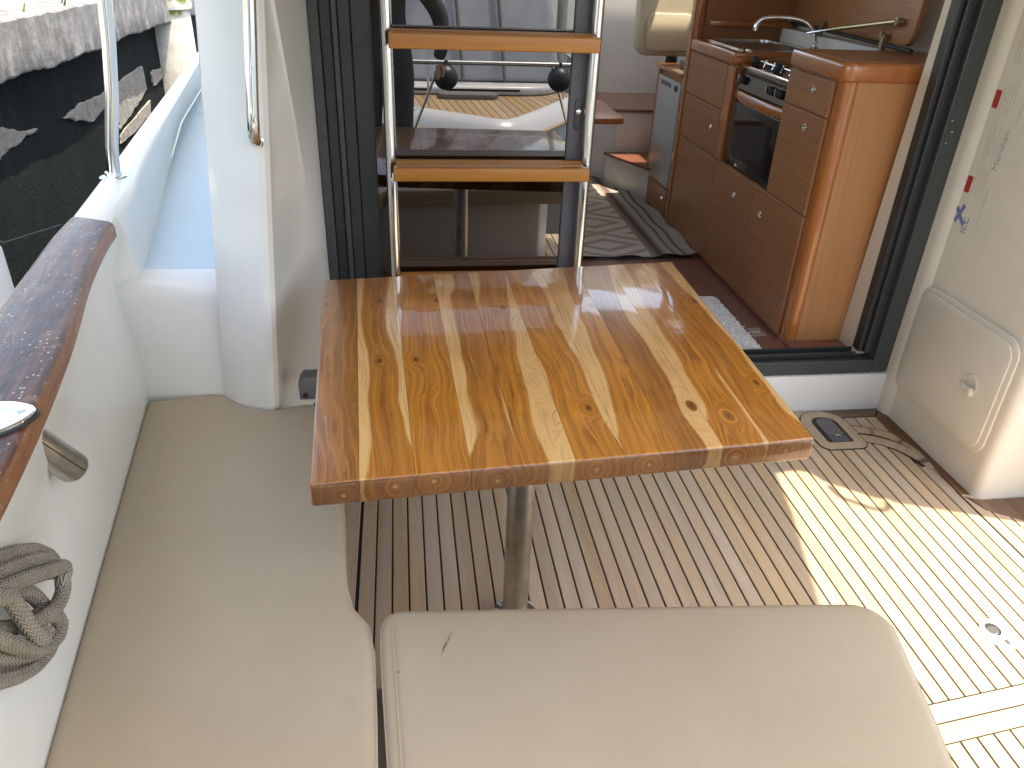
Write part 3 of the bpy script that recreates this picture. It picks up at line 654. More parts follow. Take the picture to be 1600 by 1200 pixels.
# ================================================================== PORT RAIL FITTINGS
cr = empty('cap_rail', (-0.62, 1.3, 0.88), 'dark varnished teak cap rail, worn and salt spotted, along the port coaming', 'cap rail')
m = MB(); cr_in = catmull([(-0.36, -0.6, 0), (-0.44, 0.2, 0), (-0.503, 0.83, 0), (-0.563, 1.217, 0), (-0.630, 1.53, 0), (-0.664, 1.74, 0), (-0.676, 1.86, 0)], 6)
cr_out = catmull([(-0.55, -0.6, 0), (-0.62, 0.2, 0), (-0.675, 0.83, 0), (-0.712, 1.217, 0), (-0.748, 1.53, 0), (-0.778, 1.76, 0), (-0.788, 1.90, 0)], 6)
rows = []
for a, b in zip(cr_in, cr_out):
    d = (b-a).normalized(); e = .008
    rows.append([(a.x, a.y, .868), (a.x, a.y, .892), (a.x+d.x*.003, a.y, .899), (a.x+d.x*e*1.3, a.y, .904), (lerp(a.x, b.x, .5), lerp(a.y, b.y, .5), .9048), (b.x-d.x*e*1.3, b.y, .904), (b.x, b.y, .897), (b.x, b.y, .868)])
Vg = m.grid(rows); m.face(Vg[-1]); m.face(Vg[0][::-1])
m.build('rail_board', 'caprail_varnish', cr, org=(-0.62, 1.3, 0.89), rot=Matrix.Rotation(0.17, 3, 'Z'), smooth=50)
# hawse: chrome eye plate on the cap rail, black liner, steel pipe below
hs = empty('hawse_fairlead', (-0.585, 0.97, 0.905), 'polished steel eye shaped fairlead set in the dark cap rail', 'fairlead')
def eye(L, Wd, n=18):
    top_ = [(L*math.cos(PI*i/n), Wd*abs(math.sin(PI*i/n))**1.15) for i in range(n+1)]
    return top_ + [(x, -y) for x, y in reversed(top_[1:-1])]
def eyexf(pts, c, ang):
    ca, sa = math.cos(ang), math.sin(ang); return [(c[0]+x*ca-y*sa, c[1]+x*sa+y*ca) for x, y in pts]
EC, EA = (-0.605, 0.965), 0.32
ringp = lambda o, i, z0, z1: [[(p[0], p[1], z0) for p in o], [(p[0], p[1], z1-.002) for p in o], [(lerp(p[0], q[0], .1), lerp(p[1], q[1], .1), z1) for p, q in zip(o, i)], [(lerp(p[0], q[0], .75), lerp(p[1], q[1], .75), z1-.0005) for p, q in zip(o, i)], [(p[0], p[1], z1-.006) for p in i], [(p[0], p[1], z0-.03) for p in i]]
eo = eyexf(eye(.090, .052), EC, EA); ei = eyexf([(0.040*math.cos(2*PI*k/36), 0.021*math.sin(2*PI*k/36)) for k in range(36)], EC, EA)
m = MB(); m.grid(ringp(eo, ei, .905, .9135), closed=True); m.build('eye_plate', 'chrome', hs, smooth=50)
MB().prism(eyexf(eye(.094, .055), EC, EA), .9045, .9075).build('gasket', 'black_rubber', hs)
MB().prism(ei, .9076, .9082).build('opening', 'black_rubber', hs)
for sx in (-1, 1): MB().lathe([(.005, 0), (.005, .0015), (.002, .002)], (EC[0]+sx*.072*math.cos(EA), EC[1]+sx*.072*math.sin(EA), .9128), n=12).build('screw', 'steel_worn', hs)
hp = empty('hawse_pipe', (-0.60, 1.25, 0.60), 'dull steel hawse pipe stub slanting out below the cap rail', 'pipe')
a, b = Vector((-0.640, 1.02, 0.83)), Vector((-0.640, 1.335, 0.50))
a = Vector((-0.622, 1.085, 0.84)); b = Vector((-0.580, 1.170, 0.685))
MB().tube([a, lerp(a, b, .5), lerp(a, b, .97), b], [.027, .027, .027, .0245], 24, caps=False).build('pipe', 'steel_worn', hp)
MB().tube([lerp(a, b, .985), lerp(a, b, .992)], .024, 24).build('pipe_end', 'steel_worn', hp)
dirn = (b-a).normalized(); sd = dirn.cross(Vector((0, 0, 1))).normalized()
MB().tube([lerp(a, b, .2)+sd*.0268, lerp(a, b, .96)+sd*.0268], .0011, 6).build('weld_seam', 'black_rubber', hp)

st_ = empty('stanchion', (-0.775, 2.2, 0.918), 'polished steel stanchion rising from the white port bulwark', 'stanchion')
MB().tube([(-0.772, 2.2, .915), (-0.762, 2.2, 1.0), (-0.735, 2.2, 1.127), (-0.716, 2.2, 1.25), (-0.700, 2.2, 1.40), (-0.68, 2.2, 1.75), (-0.66, 2.2, 2.06)], .0165, 20).build('post', 'steel', st_)
MB().lathe([(.036, 0), (.036, .003), (.033, .006), (.022, .008), (.020, .016)], (-0.773, 2.2, .9165), n=28).build('base_flange', 'steel', st_)
for k in range(3): MB().lathe([(.004, 0), (.003, .002)], (-0.773+.028*math.cos(k*2.1+.4), 2.2+.028*math.sin(k*2.1+.4), .9215), n=8).build('screw', 'steel_worn', st_)
gh = empty('grab_handle', (-0.345, 1.745, 1.12), 'vertical polished steel grab handle on the white port pillar', 'grab handle')
MB().tube(catmull([(-0.308, 1.760, 1.116), (-0.307, 1.732, 1.117), (-0.305, 1.708, 1.130), (-0.302, 1.698, 1.16), (-0.297, 1.697, 1.22), (-0.280, 1.697, 1.40), (-0.262, 1.697, 1.62), (-0.270, 1.715, 1.67), (-0.29, 1.752, 1.68)], 5), .0125, 16).build('bar', 'chrome', gh)
MB().lathe([(.015, 0), (.015, .002), (.013, .004)], (-0.308, 1.746, 1.116), (0.0, -1, 0), 20).build('end_boss', 'chrome', gh)
MB().lathe([(.015, 0), (.015, .002), (.013, .004)], (-0.29, 1.757, 1.68), (0.3, -1, 0), 20).build('end_boss', 'chrome', gh)

# rope coil hung against the coaming
rc = empty('rope_coil', (-0.54, 0.85, 0.68), 'coil of grey beige braided mooring rope hung on the port coaming', 'rope')
for L in (
   [(-0.5375, 0.8122, 0.8002), (-0.5414, 0.8434, 0.7775), (-0.5479, 0.8953, 0.7403), (-0.5536, 0.9406, 0.7026), (-0.5577, 0.9737, 0.6629), (-0.559, 0.9843, 0.635), (-0.5572, 0.9696, 0.6247)],
   [(-0.5211, 0.7767, 0.8055), (-0.5249, 0.8069, 0.7835), (-0.5331, 0.8729, 0.7384), (-0.5397, 0.9258, 0.6975), (-0.5427, 0.9498, 0.663), (-0.5414, 0.9395, 0.6455)],
   [(-0.4995, 0.7323, 0.8156), (-0.5033, 0.7622, 0.7956), (-0.5127, 0.8376, 0.7432), (-0.5225, 0.9158, 0.6854), (-0.5261, 0.9449, 0.6648), (-0.5262, 0.9456, 0.6539), (-0.5243, 0.9305, 0.6513), (-0.5227, 0.9176, 0.6391), (-0.5178, 0.8784, 0.6461), (-0.5107, 0.8217, 0.6797), (-0.5062, 0.7855, 0.7061)],
   [(-0.4873, 0.7143, 0.8324), (-0.4902, 0.7374, 0.8065), (-0.4926, 0.7565, 0.7865), (-0.4939, 0.7673, 0.7471), (-0.4956, 0.7808, 0.7042), (-0.4974, 0.7952, 0.6743), (-0.4995, 0.8117, 0.671)],
   [(-0.527, 0.7919, 0.7531), (-0.5316, 0.8284, 0.7272), (-0.5361, 0.8645, 0.6919), (-0.539, 0.8882, 0.6445), (-0.5391, 0.8891, 0.6242)],
   [(-0.518, 0.7361, 0.7551), (-0.5213, 0.7622, 0.7294), (-0.5268, 0.8064, 0.6881), (-0.5318, 0.8461, 0.6585), (-0.5357, 0.8776, 0.6423)],
   [(-0.5006, 0.7085, 0.7759), (-0.503, 0.7284, 0.7455), (-0.508, 0.768, 0.6879), (-0.5135, 0.8119, 0.6376), (-0.5193, 0.8584, 0.6067), (-0.5225, 0.8841, 0.6055), (-0.5219, 0.8792, 0.6302), (-0.5177, 0.8454, 0.6603), (-0.513, 0.8082, 0.6824)],
   [(-0.5203, 0.722, 0.7257), (-0.5232, 0.7452, 0.6968), (-0.5292, 0.794, 0.6448), (-0.5351, 0.8406, 0.6035), (-0.5402, 0.8813, 0.5796)],
   [(-0.5217, 0.7016, 0.7025), (-0.5256, 0.7329, 0.6692), (-0.5311, 0.777, 0.6275), (-0.5368, 0.8224, 0.5933), (-0.542, 0.8642, 0.572), (-0.5456, 0.8931, 0.5671)],
):
    MB().tube(catmull(L, 8), .0110, 14).build('rope_strand', 'rope_braid', rc, smooth=60)

# ================================================================== SEAT CUSHIONS
def smoothpoly(P, n=4): return [(p.x, p.y) for p in catmull([(a, b, 0) for a, b in P], n, closed=True)]
def resample(poly, step=.03):
    out = []
    for (a, b), (c, d) in zip(poly, poly[1:]+poly[:1]):
        L = math.hypot(c-a, d-b); k = max(1, int(L/step))
        for i in range(k): out.append((lerp(a, c, i/k), lerp(b, d, i/k)))
    return out
def offset(poly, d):
    out = []; n = len(poly)
    for i in range(n):
        p0, p1, p2 = Vector(poly[i-1]), Vector(poly[i]), Vector(poly[(i+1) % n])
        t_ = (p2-p0).normalized(); nn = Vector((-t_.y, t_.x)); out.append((p1.x + nn.x*d, p1.y + nn.y*d))
    return out
def cushion(poly, name, parent, z0, z1, r=.018, seed=1, crown=.004):
    m = MB(); rings = []; n = len(poly); random.seed(seed)
    prof = [(.006, z0), (0, z0+.008), (0, z1-r), (r*.12, z1-r*.62), (r*.38, z1-r*.27), (r*.8, z1-r*.06), (r*1.3, z1)]
    for d, z in prof: rings.append([(x, y, z) for x, y in offset(poly, d)])
    V = m.grid(rings, closed=True); m.face(V[0][::-1])
    ringv = V[-1]; R2 = [Vector((v.co.x, v.co.y)) for v in ringv]; pts = list(R2)
    xs = [p.x for p in R2]; ysx = [p.y for p in R2]
    def dist(p): return min((p - q).length for q in R2)
    gx_ = min(xs)
    while gx_ < max(xs):
        gy_ = min(ysx)
        while gy_ < max(ysx):
            p = Vector((gx_ + random.uniform(-.004, .004), gy_ + random.uniform(-.004, .004)))
            inside = False
            for q0, q1 in zip(R2, R2[1:]+R2[:1]):
                if (q0.y > p.y) != (q1.y > p.y) and p.x < (q1.x-q0.x)*(p.y-q0.y)/(q1.y-q0.y)+q0.x: inside = not inside
            if inside and dist(p) > .014: pts.append(p)
            gy_ += .03
        gx_ += .03
    n0 = len(R2)
    vo_, ed_, fa_, *_r = delaunay_2d_cdt(pts, [(i, (i+1) % n0) for i in range(n0)], [], 1, 1e-6)
    bv = []
    for q in vo_:
        hit_ = next((ringv[i] for i in range(n0) if (R2[i]-q).length < 2e-6), None)
        if hit_ is None:
            d = dist(q); hit_ = m.bm.verts.new((q.x, q.y, z1 + crown*(1-math.exp(-d/.09)) + .0009*math.sin(q.x*17+seed)*math.sin(q.y*13)*(1-math.exp(-d/.05))))
        bv.append(hit_)
    for f in fa_: m.face([bv[i] for i in f])
    return m.build(name, 'vinyl', parent, org=(poly[0][0], poly[0][1], z0), smooth=50)
CZ0, CZ1 = 0.366, 0.450
portpoly = [(-0.060, -0.30), (-0.062, 0.60), (-0.068, 0.80), (-0.074, 0.93), (-0.086, 0.995), (-0.100, 1.016), (-0.116, 1.04), (-0.130, 1.10), (-0.140, 1.20), (-0.148, 1.33), (-0.165, 1.50), (-0.200, 1.68), (-0.232, 1.757), (-0.262, 1.764), (-0.305, 1.758), (-0.344, 1.742), (-0.385, 1.745), (-0.420, 1.764), (-0.455, 1.797), (-0.487, 1.828), (-0.52, 1.834), (-0.58, 1.822), (-0.640, 1.808), (-0.668, 1.803), (-0.672, 1.79), (-0.665, 1.74), (-0.62, 1.38), (-0.58, 1.06), (-0.545, 0.78), (-0.42, -0.30)]
pc = empty('port_cushion', (-0.35, 0.8, CZ0), 'long beige vinyl bench cushion along the port side, curved round the pillar foot', 'cushion')
pbody = cushion(resample(portpoly, .025), 'pad', pc, CZ0, CZ1, .016, 1)
aftpoly = [(-0.046, 0.12), (0.77, 0.12), (0.785, 0.50), (0.803, 0.63), (0.822, 0.70), (0.842, 0.79), (0.860, 0.87)] + arc(0.800, 0.895, 0.066, -8, 84, 8)[1:] + [(0.75, 0.9655), (0.41, 0.991), (0.173, 1.009), (-0.010, 1.022), (-0.035, 1.023), (-0.052, 1.016), (-0.062, 1.000), (-0.066, 0.97), (-0.062, 0.88), (-0.050, 0.70)]
ac = empty('aft_cushion', (0.38, 0.5, CZ0), 'wide beige vinyl seat cushion in the foreground with a rounded corner and dark scuff', 'cushion')
abody = cushion(resample(aftpoly, .025), 'pad', ac, CZ0, CZ1, .016, 2)
# seams, piping and stitches
def stitches(path, name, parent, z, step=.0085):
    m = MB(); P = [Vector(p) for p in path]; acc = 0
    for a, b in zip(P[:-1], P[1:]):
        L = (b-a).length; d = (b-a)/L; sdv = Vector((-d.y, d.x, 0)); s0 = 0
        while s0 < L:
            c = a + d*s0; m.obox(c + Vector((0, 0, .0012)), d*.0026, sdv*.0007, (0, 0, .0006)); s0 += step
    o = m.build(name, 'stitch', parent, kind='stuff'); return o
MB().tube([(-0.026, 0.2, CZ1+.0004), (-0.030, 0.70, CZ1+.0004), (-0.040, 0.88, CZ1+.0004), (-0.046, 0.985, CZ1-.0002)], .0016, 6).build('seam', 'vinyl', ac)
stitches([(-0.0215, 0.2, CZ1), (-0.0245, 0.70, CZ1), (-0.0340, 0.88, CZ1), (-0.0395, 0.985, CZ1)], 'stitching', ac, CZ1)
def edge_pipe(poly, i0, i1, d, z, r, name, par):
    q = offset(resample(poly, .02), d); MB().tube([(x, y, z) for x, y in q], r, 6, closed=True).build(name, 'vinyl', par)
edge_pipe(aftpoly, 0, 0, .0012, CZ1-.012, .0022, 'piping', ac); edge_pipe(portpoly, 0, 0, .0012, CZ1-.012, .0022, 'piping', pc)
# dark scuff mark on the aft cushion: thin smear
sm = MB(); sm.hexa([(p[0], p[1], CZ1+.0034) for p in ((.030, .895), (.038, .895), (.066, .960), (.060, .960))], [(p[0], p[1], CZ1+.0038) for p in ((.030, .895), (.038, .895), (.066, .960), (.060, .960))])
t = NT('scuff'); qq = t.sep(t.coord()); al = t.math('MULTIPLY', t.smooth(t.math('ABSOLUTE', t.math('ADD', qq[0], t.math('MULTIPLY', t.math('SUBTRACT', t.noise(t.mapping(t.coord(), (30, 60, 1)), 1, 3), .5), .006))), .0026, .0004), t.math('MULTIPLY', t.smooth(t.math('ABSOLUTE', qq[1]), .034, .004), t.smooth(t.noise(t.mapping(t.coord(), (300, 60, 1)), 1, 3), .3, .6)))
t.p(Base_Color=(0.10, 0.085, 0.07), Roughness=0.7, Alpha=t.math('MULTIPLY', al, 0.6)); M['scuff'] = t.m
sm.build('scuff_mark', 'scuff', ac, org=(0.048, .93, CZ1), rot=Matrix.Rotation(-.41, 3, 'Z'))

# ================================================================== TABLE
tb = empty('cockpit_table', (0.248, 1.44, 0.0), 'varnished striped teak table with end grain showing on its front edge', 'table')
FL, FR, BL, BR = Vector((-0.163, 1.005, 0)), Vector((0.722, 1.069, 0)), Vector((-0.208, 1.861, 0)), Vector((0.740, 1.961, 0))
fx = [-0.163, -0.085, 0.004, 0.096, 0.182, 0.274, 0.364, 0.454, 0.543, 0.631, 0.722]
TZ0, TZ1 = 0.703, 0.750
hearts = [0.090, 0.036, 0.064, 0.041, 0.042, 0.047, 0.042, 0.052, 0.044, 0.050]
offs = [0.0, 0.000, -0.004, 0.018, -0.020, -0.012, 0.020, -0.022, 0.016, -0.022]
offz = [-.004, .002, .006, -.004, .004, -.002, .0, .003, -.002, .002]
warm = [0.70, 0.90, 1.0, 0.84, 0.95, 1.02, 1.0, 0.74, 0.98, 0.92]
lean = [0, .0, .012, .035, .045, -.03, .05, .035, .04, -.03]
for i in range(10):
    u0, u1 = (fx[i]+.163)/.885, (fx[i+1]+.163)/.885
    a0, a1 = FL.lerp(FR, u0), FL.lerp(FR, u1); b0, b1 = BL.lerp(BR, u0), BL.lerp(BR, u1)
    g = .00025; ex = (a1-a0).normalized()*g
    low = [a0+ex, a1-ex, b1-ex, b0+ex]
    m = MB().hexa([(p.x, p.y, TZ0) for p in low], [(p.x, p.y, TZ1) for p in low])
    bmesh.ops.recalc_face_normals(m.bm, faces=m.bm.faces[:])
    # round the outside edges of the slab, keep the glued joints nearly tight
    es = []
    for e in m.bm.edges:
        mid_ = (e.verts[0].co + e.verts[1].co)/2
        end = abs((mid_ - (a0+a1)/2).to_2d().length) < .03 or abs((mid_ - (b0+b1)/2).to_2d().length) < .03
        lft = i == 0 and abs((mid_.to_2d() - ((a0+b0)/2).to_2d()).length) < .02
        rgt = i == 9 and abs((mid_.to_2d() - ((a1+b1)/2).to_2d()).length) < .02
        hor = abs(e.verts[0].co.z-e.verts[1].co.z) < 1e-4
        along = hor and (e.verts[0].co-e.verts[1].co).length > .5
        if (hor and not along) or (along and (lft or rgt)): es.append(e)
        elif not hor and ((i == 0 and min((v.co.to_2d()-p.to_2d()).length for v in e.verts for p in (a0, b0)) < .01) or (i == 9 and min((v.co.to_2d()-p.to_2d()).length for v in e.verts for p in (a1, b1)) < .01)): es.append(e)
    bmesh.ops.bevel(m.bm, geom=es, offset=.0055, segments=3, affect='EDGES', profile=.5)
    c = (a0+a1+b0+b1)/4; ang = math.atan2((b0+b1-a0-a1).y, (b0+b1-a0-a1).x) - PI/2
    m.build('board', board_wood(i, 1.37*i+2.1, hearts[i], offs[i], offz[i], warm[i], lean[i]), tb, org=(c.x, c.y, (TZ0+TZ1)/2), rot=Matrix.Rotation(ang, 3, 'Z'), smooth=40)
MB().lathe([(.032, 0), (.032, .688)], (0.250, 1.415, .010), n=28).build('leg', 'steel_worn', tb)
MB().lathe([(.055, 0), (.055, .004), (.048, .008), (.036, .012), (.034, .024)], (0.250, 1.415, .0005), n=32).build('base_plate', 'steel', tb)
MB().lathe([(.042, 0), (.045, .02), (.10, .024), (.10, .034)], (0.250, 1.415, .668), n=28).build('top_plate', 'steel_worn', tb)

# ================================================================== LADDER
ld = empty('flybridge_ladder', (0.26, 2.336, 0.2085), 'steel ladder with teak treads standing in front of the dark glass door', 'ladder')
for x in (-0.0325, 0.5586):
    MB().tube([(x, 2.336, 0.2085), (x, 2.336, 1.0), (x, 2.336, 2.060)], .0165, 18).build('rail', 'steel', ld)
    MB().lathe([(.022, 0), (.022, .004), (.0185, .010)], (x, 2.336, .2086), n=20).build('foot', 'steel', ld)
for zt in (0.573, 0.932, 1.290, 1.648):
    w0, w1 = -0.0227, 0.5434
    tr_ = MB().box(w0-.004, w1+.012, 2.257, 2.290, zt-.041, zt-.001).bevel(.005, 3).build('tread', 'teak_orange', ld, org=(0.25, 2.27, zt), rot=Matrix.Rotation(-PI/2, 3, 'Z'))
    MB().box(w0+.004, w1, 2.2925, 2.324, zt-.030, zt+.0005).bevel(.003, 2).build('slat', 'teak_orange', tr_, org=(0.25, 2.308, zt), rot=Matrix.Rotation(-PI/2, 3, 'Z'))
    MB().box(w0+.004, w1, 2.3265, 2.355, zt-.030, zt+.002).bevel(.003, 2).build('slat', 'teak_orange', tr_, org=(0.25, 2.34, zt), rot=Matrix.Rotation(-PI/2, 3, 'Z'))
    for x in (w0-.010, w1+.010): MB().box(x-.002, x+.002, 2.286, 2.340, zt-.036, zt-.002).build('bracket', 'black_rubber', tr_)
for o in [c for c in bpy.data.objects if c.name.startswith('slat')]: pass

# ================================================================== SLIDING DOOR
df = empty('door_frame', (0.8, 2.37, 0.15), 'dark grey aluminium frame round the wide saloon doorway', 'door frame')
def jamb(x0, x1, y0, y1, z0=0.232, z1=1.83, mat='alu_dark', name='jamb'): return MB().box(x0, x1, y0, y1, z0, z1).bevel(.0025, 1).build(name, mat, df)
jamb(-0.239, -0.212, 2.330, 2.42, .157, mat='alu_mid'); jamb(-0.211, -0.180, 2.352, 2.42); jamb(-0.179, -0.164, 2.340, 2.42, mat='alu_mid'); jamb(-0.163, -0.130, 2.356, 2.42)
jamb(1.722, 1.786, 2.330, 2.40, .157, mat='alu_mid'); jamb(1.700, 1.721, 2.352, 2.40); jamb(1.682, 1.699, 2.342, 2.40, mat='alu_dark'); jamb(1.664, 1.681, 2.356, 2.40)
MB().box(-0.211, 1.721, 2.330, 2.352, .154, .208).bevel(.0025, 1).build('sill', 'alu_mid', df)
MB().box(-0.211, 1.721, 2.3525, 2.42, .154, .200).build('sill', 'alu_dark', df)
MB().box(-0.211, 1.663, 2.366, 2.372, .2002, .226).build('track', 'alu_dark', df); MB().box(-0.211, 1.663, 2.396, 2.402, .2002, .231).build('track', 'alu_dark', df)
for k in range(3): MB().lathe([(.004, 0), (.003, .002)], (1.738+.010*(k % 2), 2.3298, 1.00+.035*k), (0, -1, 0), 8).build('rivet', 'steel', df)
MB().box(-0.13, 1.663, 2.340, 2.42, 1.78, 1.83).build('head', 'alu_dark', df)
dr = empty('sliding_door', (0.2, 2.38, 0.23), 'dark tinted glass sliding door panel reflecting the marina, behind the ladder', 'sliding door')
MB().box(-0.075, 0.500, 2.376, 2.382, .262, 1.76).build('pane', 'tinted_glass', dr)
MB().box(-0.129, -0.0755, 2.365, 2.392, .232, 1.78).bevel(.003, 1).build('stile', 'alu_dark', dr); ns = MB().box(0.5005, 0.556, 2.365, 2.392, .232, 1.78).bevel(.003, 1).build('stile', 'alu_grey', dr)
MB().box(-0.075, 0.500, 2.366, 2.391, .233, .2615).build('rail', 'alu_dark', dr); MB().box(-0.075, 0.500, 2.366, 2.391, 1.7605, 1.779).build('rail', 'alu_dark', dr)
MB().prism_ax(rrect(-.010, .010, -.045, .045, .009, 4), (0.528, 2.3655, 1.065), (1, 0, 0), (0, 0, 1), (0, -.004, 0)).bevel(.001, 1).build('latch_plate', 'black_gloss', ns)
MB().lathe([(.009, 0), (.009, .004), (.006, .006)], (0.531, 2.361, 1.075), (0, -1, 0), 16).build('lock_barrel', 'chrome', ns)
# a second, parked leaf behind the first (its stiles show through the glass)
d2 = empty('parked_door_leaf', (0.2, 2.41, 0.23), 'second dark door leaf parked behind the glass one', 'door leaf')
MB().box(0.412, 0.444, 2.394, 2.416, .232, 1.78).build('stile', 'alu_dark', d2)

# ================================================================== GALLEY
gx = 1.447
gc = empty('galley_unit', (1.70, 3.2, 0.2), 'brown mahogany galley unit with drawers and rounded corner post inside the doorway', 'galley cabinet')
GO = (gx, 3.2, 0.6)
m = MB(); m.box(gx, 1.95, 2.525, 2.885, .2005, 1.154); m.box(gx, 1.95, 2.885, 3.385, .2005, .685); m.box(gx, 1.95, 3.385, 3.955, .2005, 1.090); m.build('carcass', 'veneer_dark', gc, org=GO)
def front(y0, y1, z0, z1, name='door_panel', mat='veneer_dark'):
    return MB().box(gx-.012, gx-.0005, y0+.0015, y1-.0015, z0+.0015, z1-.0015).bevel(.0015, 1).build(name, mat, gc, org=(gx, (y0+y1)/2 + random.uniform(-3, 3)*0, (z0+z1)/2))
f1 = front(2.555, 2.885, 1.030, 1.150, 'drawer_front'); f2 = front(2.555, 2.885, .688, 1.028)
f3 = front(2.555, 2.985, .212, .686); f4 = front(2.985, 3.43, .212, .682); f5 = front(3.43, 3.955, .212, .682)
f6 = front(3.47, 3.955, .893, 1.085, 'drawer_front'); f7 = front(3.47, 3.955, .684, .891); f8 = front(3.388, 3.468, .684, 1.085, 'stile', 'gloss_mahogany')
def knob(y, z, par):
    MB().lathe([(.012, 0), (.013, .003), (.010, .006), (.0095, .004), (.003, .004)], (gx-.0122, y, z), (-1, 0, 0), 20).build('push_button', 'chrome', par)
knob(2.675, 1.105, f1); knob(2.68, .975, f2); knob(2.885, .590, f3); knob(3.165, .590, f4); knob(3.555, .80, f7)
# rounded corner post and end panel
post = [(1.4475, 2.555)] + arc(1.478, 2.530, 0.034, 172, 285, 9) + [(1.492, 2.525)]
m = MB(); m.grid([[(x, y, z) for x, y in post] for z in (.2005, .7, 1.154)]); m.build('corner_post', 'gloss_mahogany', gc, org=(1.478, 2.530, .6), smooth=60)
m = MB(); m.hexa([(1.489, 2.499, .2005), (1.672, 2.499, .2005), (1.672, 2.524, .2005), (1.489, 2.524, .2005)], [(1.489, 2.499, 1.154), (1.768, 2.499, 1.154), (1.768, 2.524, 1.154), (1.489, 2.524, 1.154)])
m.build('end_panel', 'veneer_light', gc, org=(1.6, 2.51, .6))
MB().box(1.44, 1.668, 2.44, 2.498, .2004, .214).bevel(.004, 2).build('kick_strip', 'floor_mahogany', gc)
# worktop near: bullnose
wt = arc(1.460, 2.520, .034, 180, 270, 6) + [(1.775, 2.482), (1.94, 2.49), (1.94, 2.884), (1.424, 2.884)]
wt = [(1.424, 2.56)] + arc(1.464, 2.524, .040, 180, 270, 7) + [(1.775, 2.484), (1.94, 2.49), (1.94, 2.884), (1.424, 2.884)]
MB().prism(wt, 1.1545, 1.215).bevel(.014, 3, 40).build('worktop', 'gloss_mahogany_x', gc, org=(1.6, 2.6, 1.2))
MB().prism(offset(wt, .032), 1.2151, 1.2165).build('worktop_inlay', 'veneer_dark', gc, org=(1.6, 2.6, 1.2))
MB().prism([(1.424, 3.392), (1.92, 3.392), (1.92, 3.955), (1.424, 3.955)], 1.0905, 1.142).bevel(.010, 3).build('worktop', 'gloss_mahogany_y', gc, org=(1.6, 3.6, 1.1))
MB().box(1.88, 1.949, 2.885, 3.955, 1.0, 1.20).build('back_ledge', 'liner', gc)
# sink (sits in the worktop) and tap
sk = empty('sink', (1.66, 3.63, 1.142), 'stainless steel sink with raised rim in the far galley worktop', 'sink')
so_, si_ = rrect(1.47, 1.80, 3.44, 3.90, .05), rrect(1.495, 1.775, 3.465, 3.875, .04)
m = MB(); m.grid([[(x, y, 1.1425) for x, y in so_], [(x, y, 1.150) for x, y in so_], [(x, y, 1.151) for x, y in si_], [(x, y, 1.1435) for x, y in si_]], closed=True); m.build('rim', 'steel', sk)
MB().prism(rrect(1.496, 1.774, 3.466, 3.874, .04), 1.1421, 1.1432).build('basin', 'steel_worn', sk)
fc = empty('tap', (1.83, 3.55, 1.142), 'arched chrome tap over the galley sink', 'tap')
MB().lathe([(.022, 0), (.022, .01), (.014, .02), (.014, .04)], (1.835, 3.50, 1.1425), n=18).build('base', 'chrome', fc)
MB().tube(catmull([(1.835, 3.50, 1.17), (1.815, 3.51, 1.225), (1.77, 3.53, 1.262), (1.69, 3.57, 1.270), (1.62, 3.60, 1.262), (1.595, 3.61, 1.235), (1.592, 3.61, 1.21)], 6), .010, 12).build('spout', 'chrome', fc)
# cooker
ck = empty('cooker', (1.66, 3.135, 0.69), 'black and steel gas cooker with glass oven door between the galley cabinets', 'cooker')
MB().box(1.462, 1.92, 2.895, 3.375, .690, 1.075).build('body', 'black_gloss', ck)
od = MB().box(1.444, 1.4615, 2.897, 3.373, .695, .955).bevel(.006, 2).build('oven_door', 'oven_glass', ck)
MB().box(1.4425, 1.4438, 2.95, 3.32, .735, .92).build('window', 'oven_glass', od)
m = MB(); rows = []
for k in range(13):
    y = 2.900 + k*.0392; b = .022*(1-((k-6)/6)**2)
    rows.append([(1.4612, y, .956), (1.452-b, y, .958), (1.446-b, y, .970), (1.447-b, y, .990), (1.453-b, y, .998), (1.4612, y, 1.0)])
m.grid(rows); m.build('handle_rail', 'gloss_mahogany_y', ck, org=(1.45, 3.1, .98))
cp = MB().prism_ax([(0, 0), (.030, 0), (.030, .082), (.022, .082)], (1.446, 2.897, 1.003), (1, 0, 0), (0, 0, 1), (0, .476, 0)).bevel(.003, 1).build('control_panel', 'black_gloss', ck)
for y in (2.955, 3.035, 3.32):
    MB().lathe([(.017, 0), (.016, .012), (.013, .016)], (1.4530, y, 1.042), (-1, 0, .25), 18).build('knob', 'black_rubber', cp)
    MB().obox((1.430, y, 1.048), (.004, 0, 0), (0, .004, 0), (0, 0, .014)).bevel(.001, 1).build('knob_grip', 'chrome', cp)
MB().box(1.450, 1.475, 2.893, 3.377, 1.0855, 1.102).bevel(.005, 2).build('front_trim', 'chrome', ck)
MB().box(1.4755, 1.90, 2.895, 3.375, 1.0755, 1.098).build('hob_top', 'steel', ck)
for y, x in ((3.02, 1.60), (3.26, 1.56), (3.16, 1.76)):
    MB().lathe([(.045, 0), (.042, .006), (.026, .008), (.026, .02), (.001, .022)], (x, y, 1.0981), n=20).build('burner', 'black_rubber', ck)
for y in (2.93, 3.01, 3.09, 3.17, 3.25, 3.33): MB().tube([(1.50, y, 1.102), (1.505, y, 1.128), (1.86, y, 1.128), (1.865, y, 1.102)], .004, 8).build('grate_bar', 'steel', ck)
for x in (1.505, 1.68, 1.86): MB().tube([(x, 2.915, 1.120), (x, 3.355, 1.120)], .004, 8).build('grate_bar', 'steel', ck)
for y in (2.93, 3.11, 3.34): MB().lathe([(.018, 0), (.022, .012), (.016, .028), (.004, .032)], (1.50, y, 1.102), n=16).build('pan_clamp', 'black_rubber', ck)

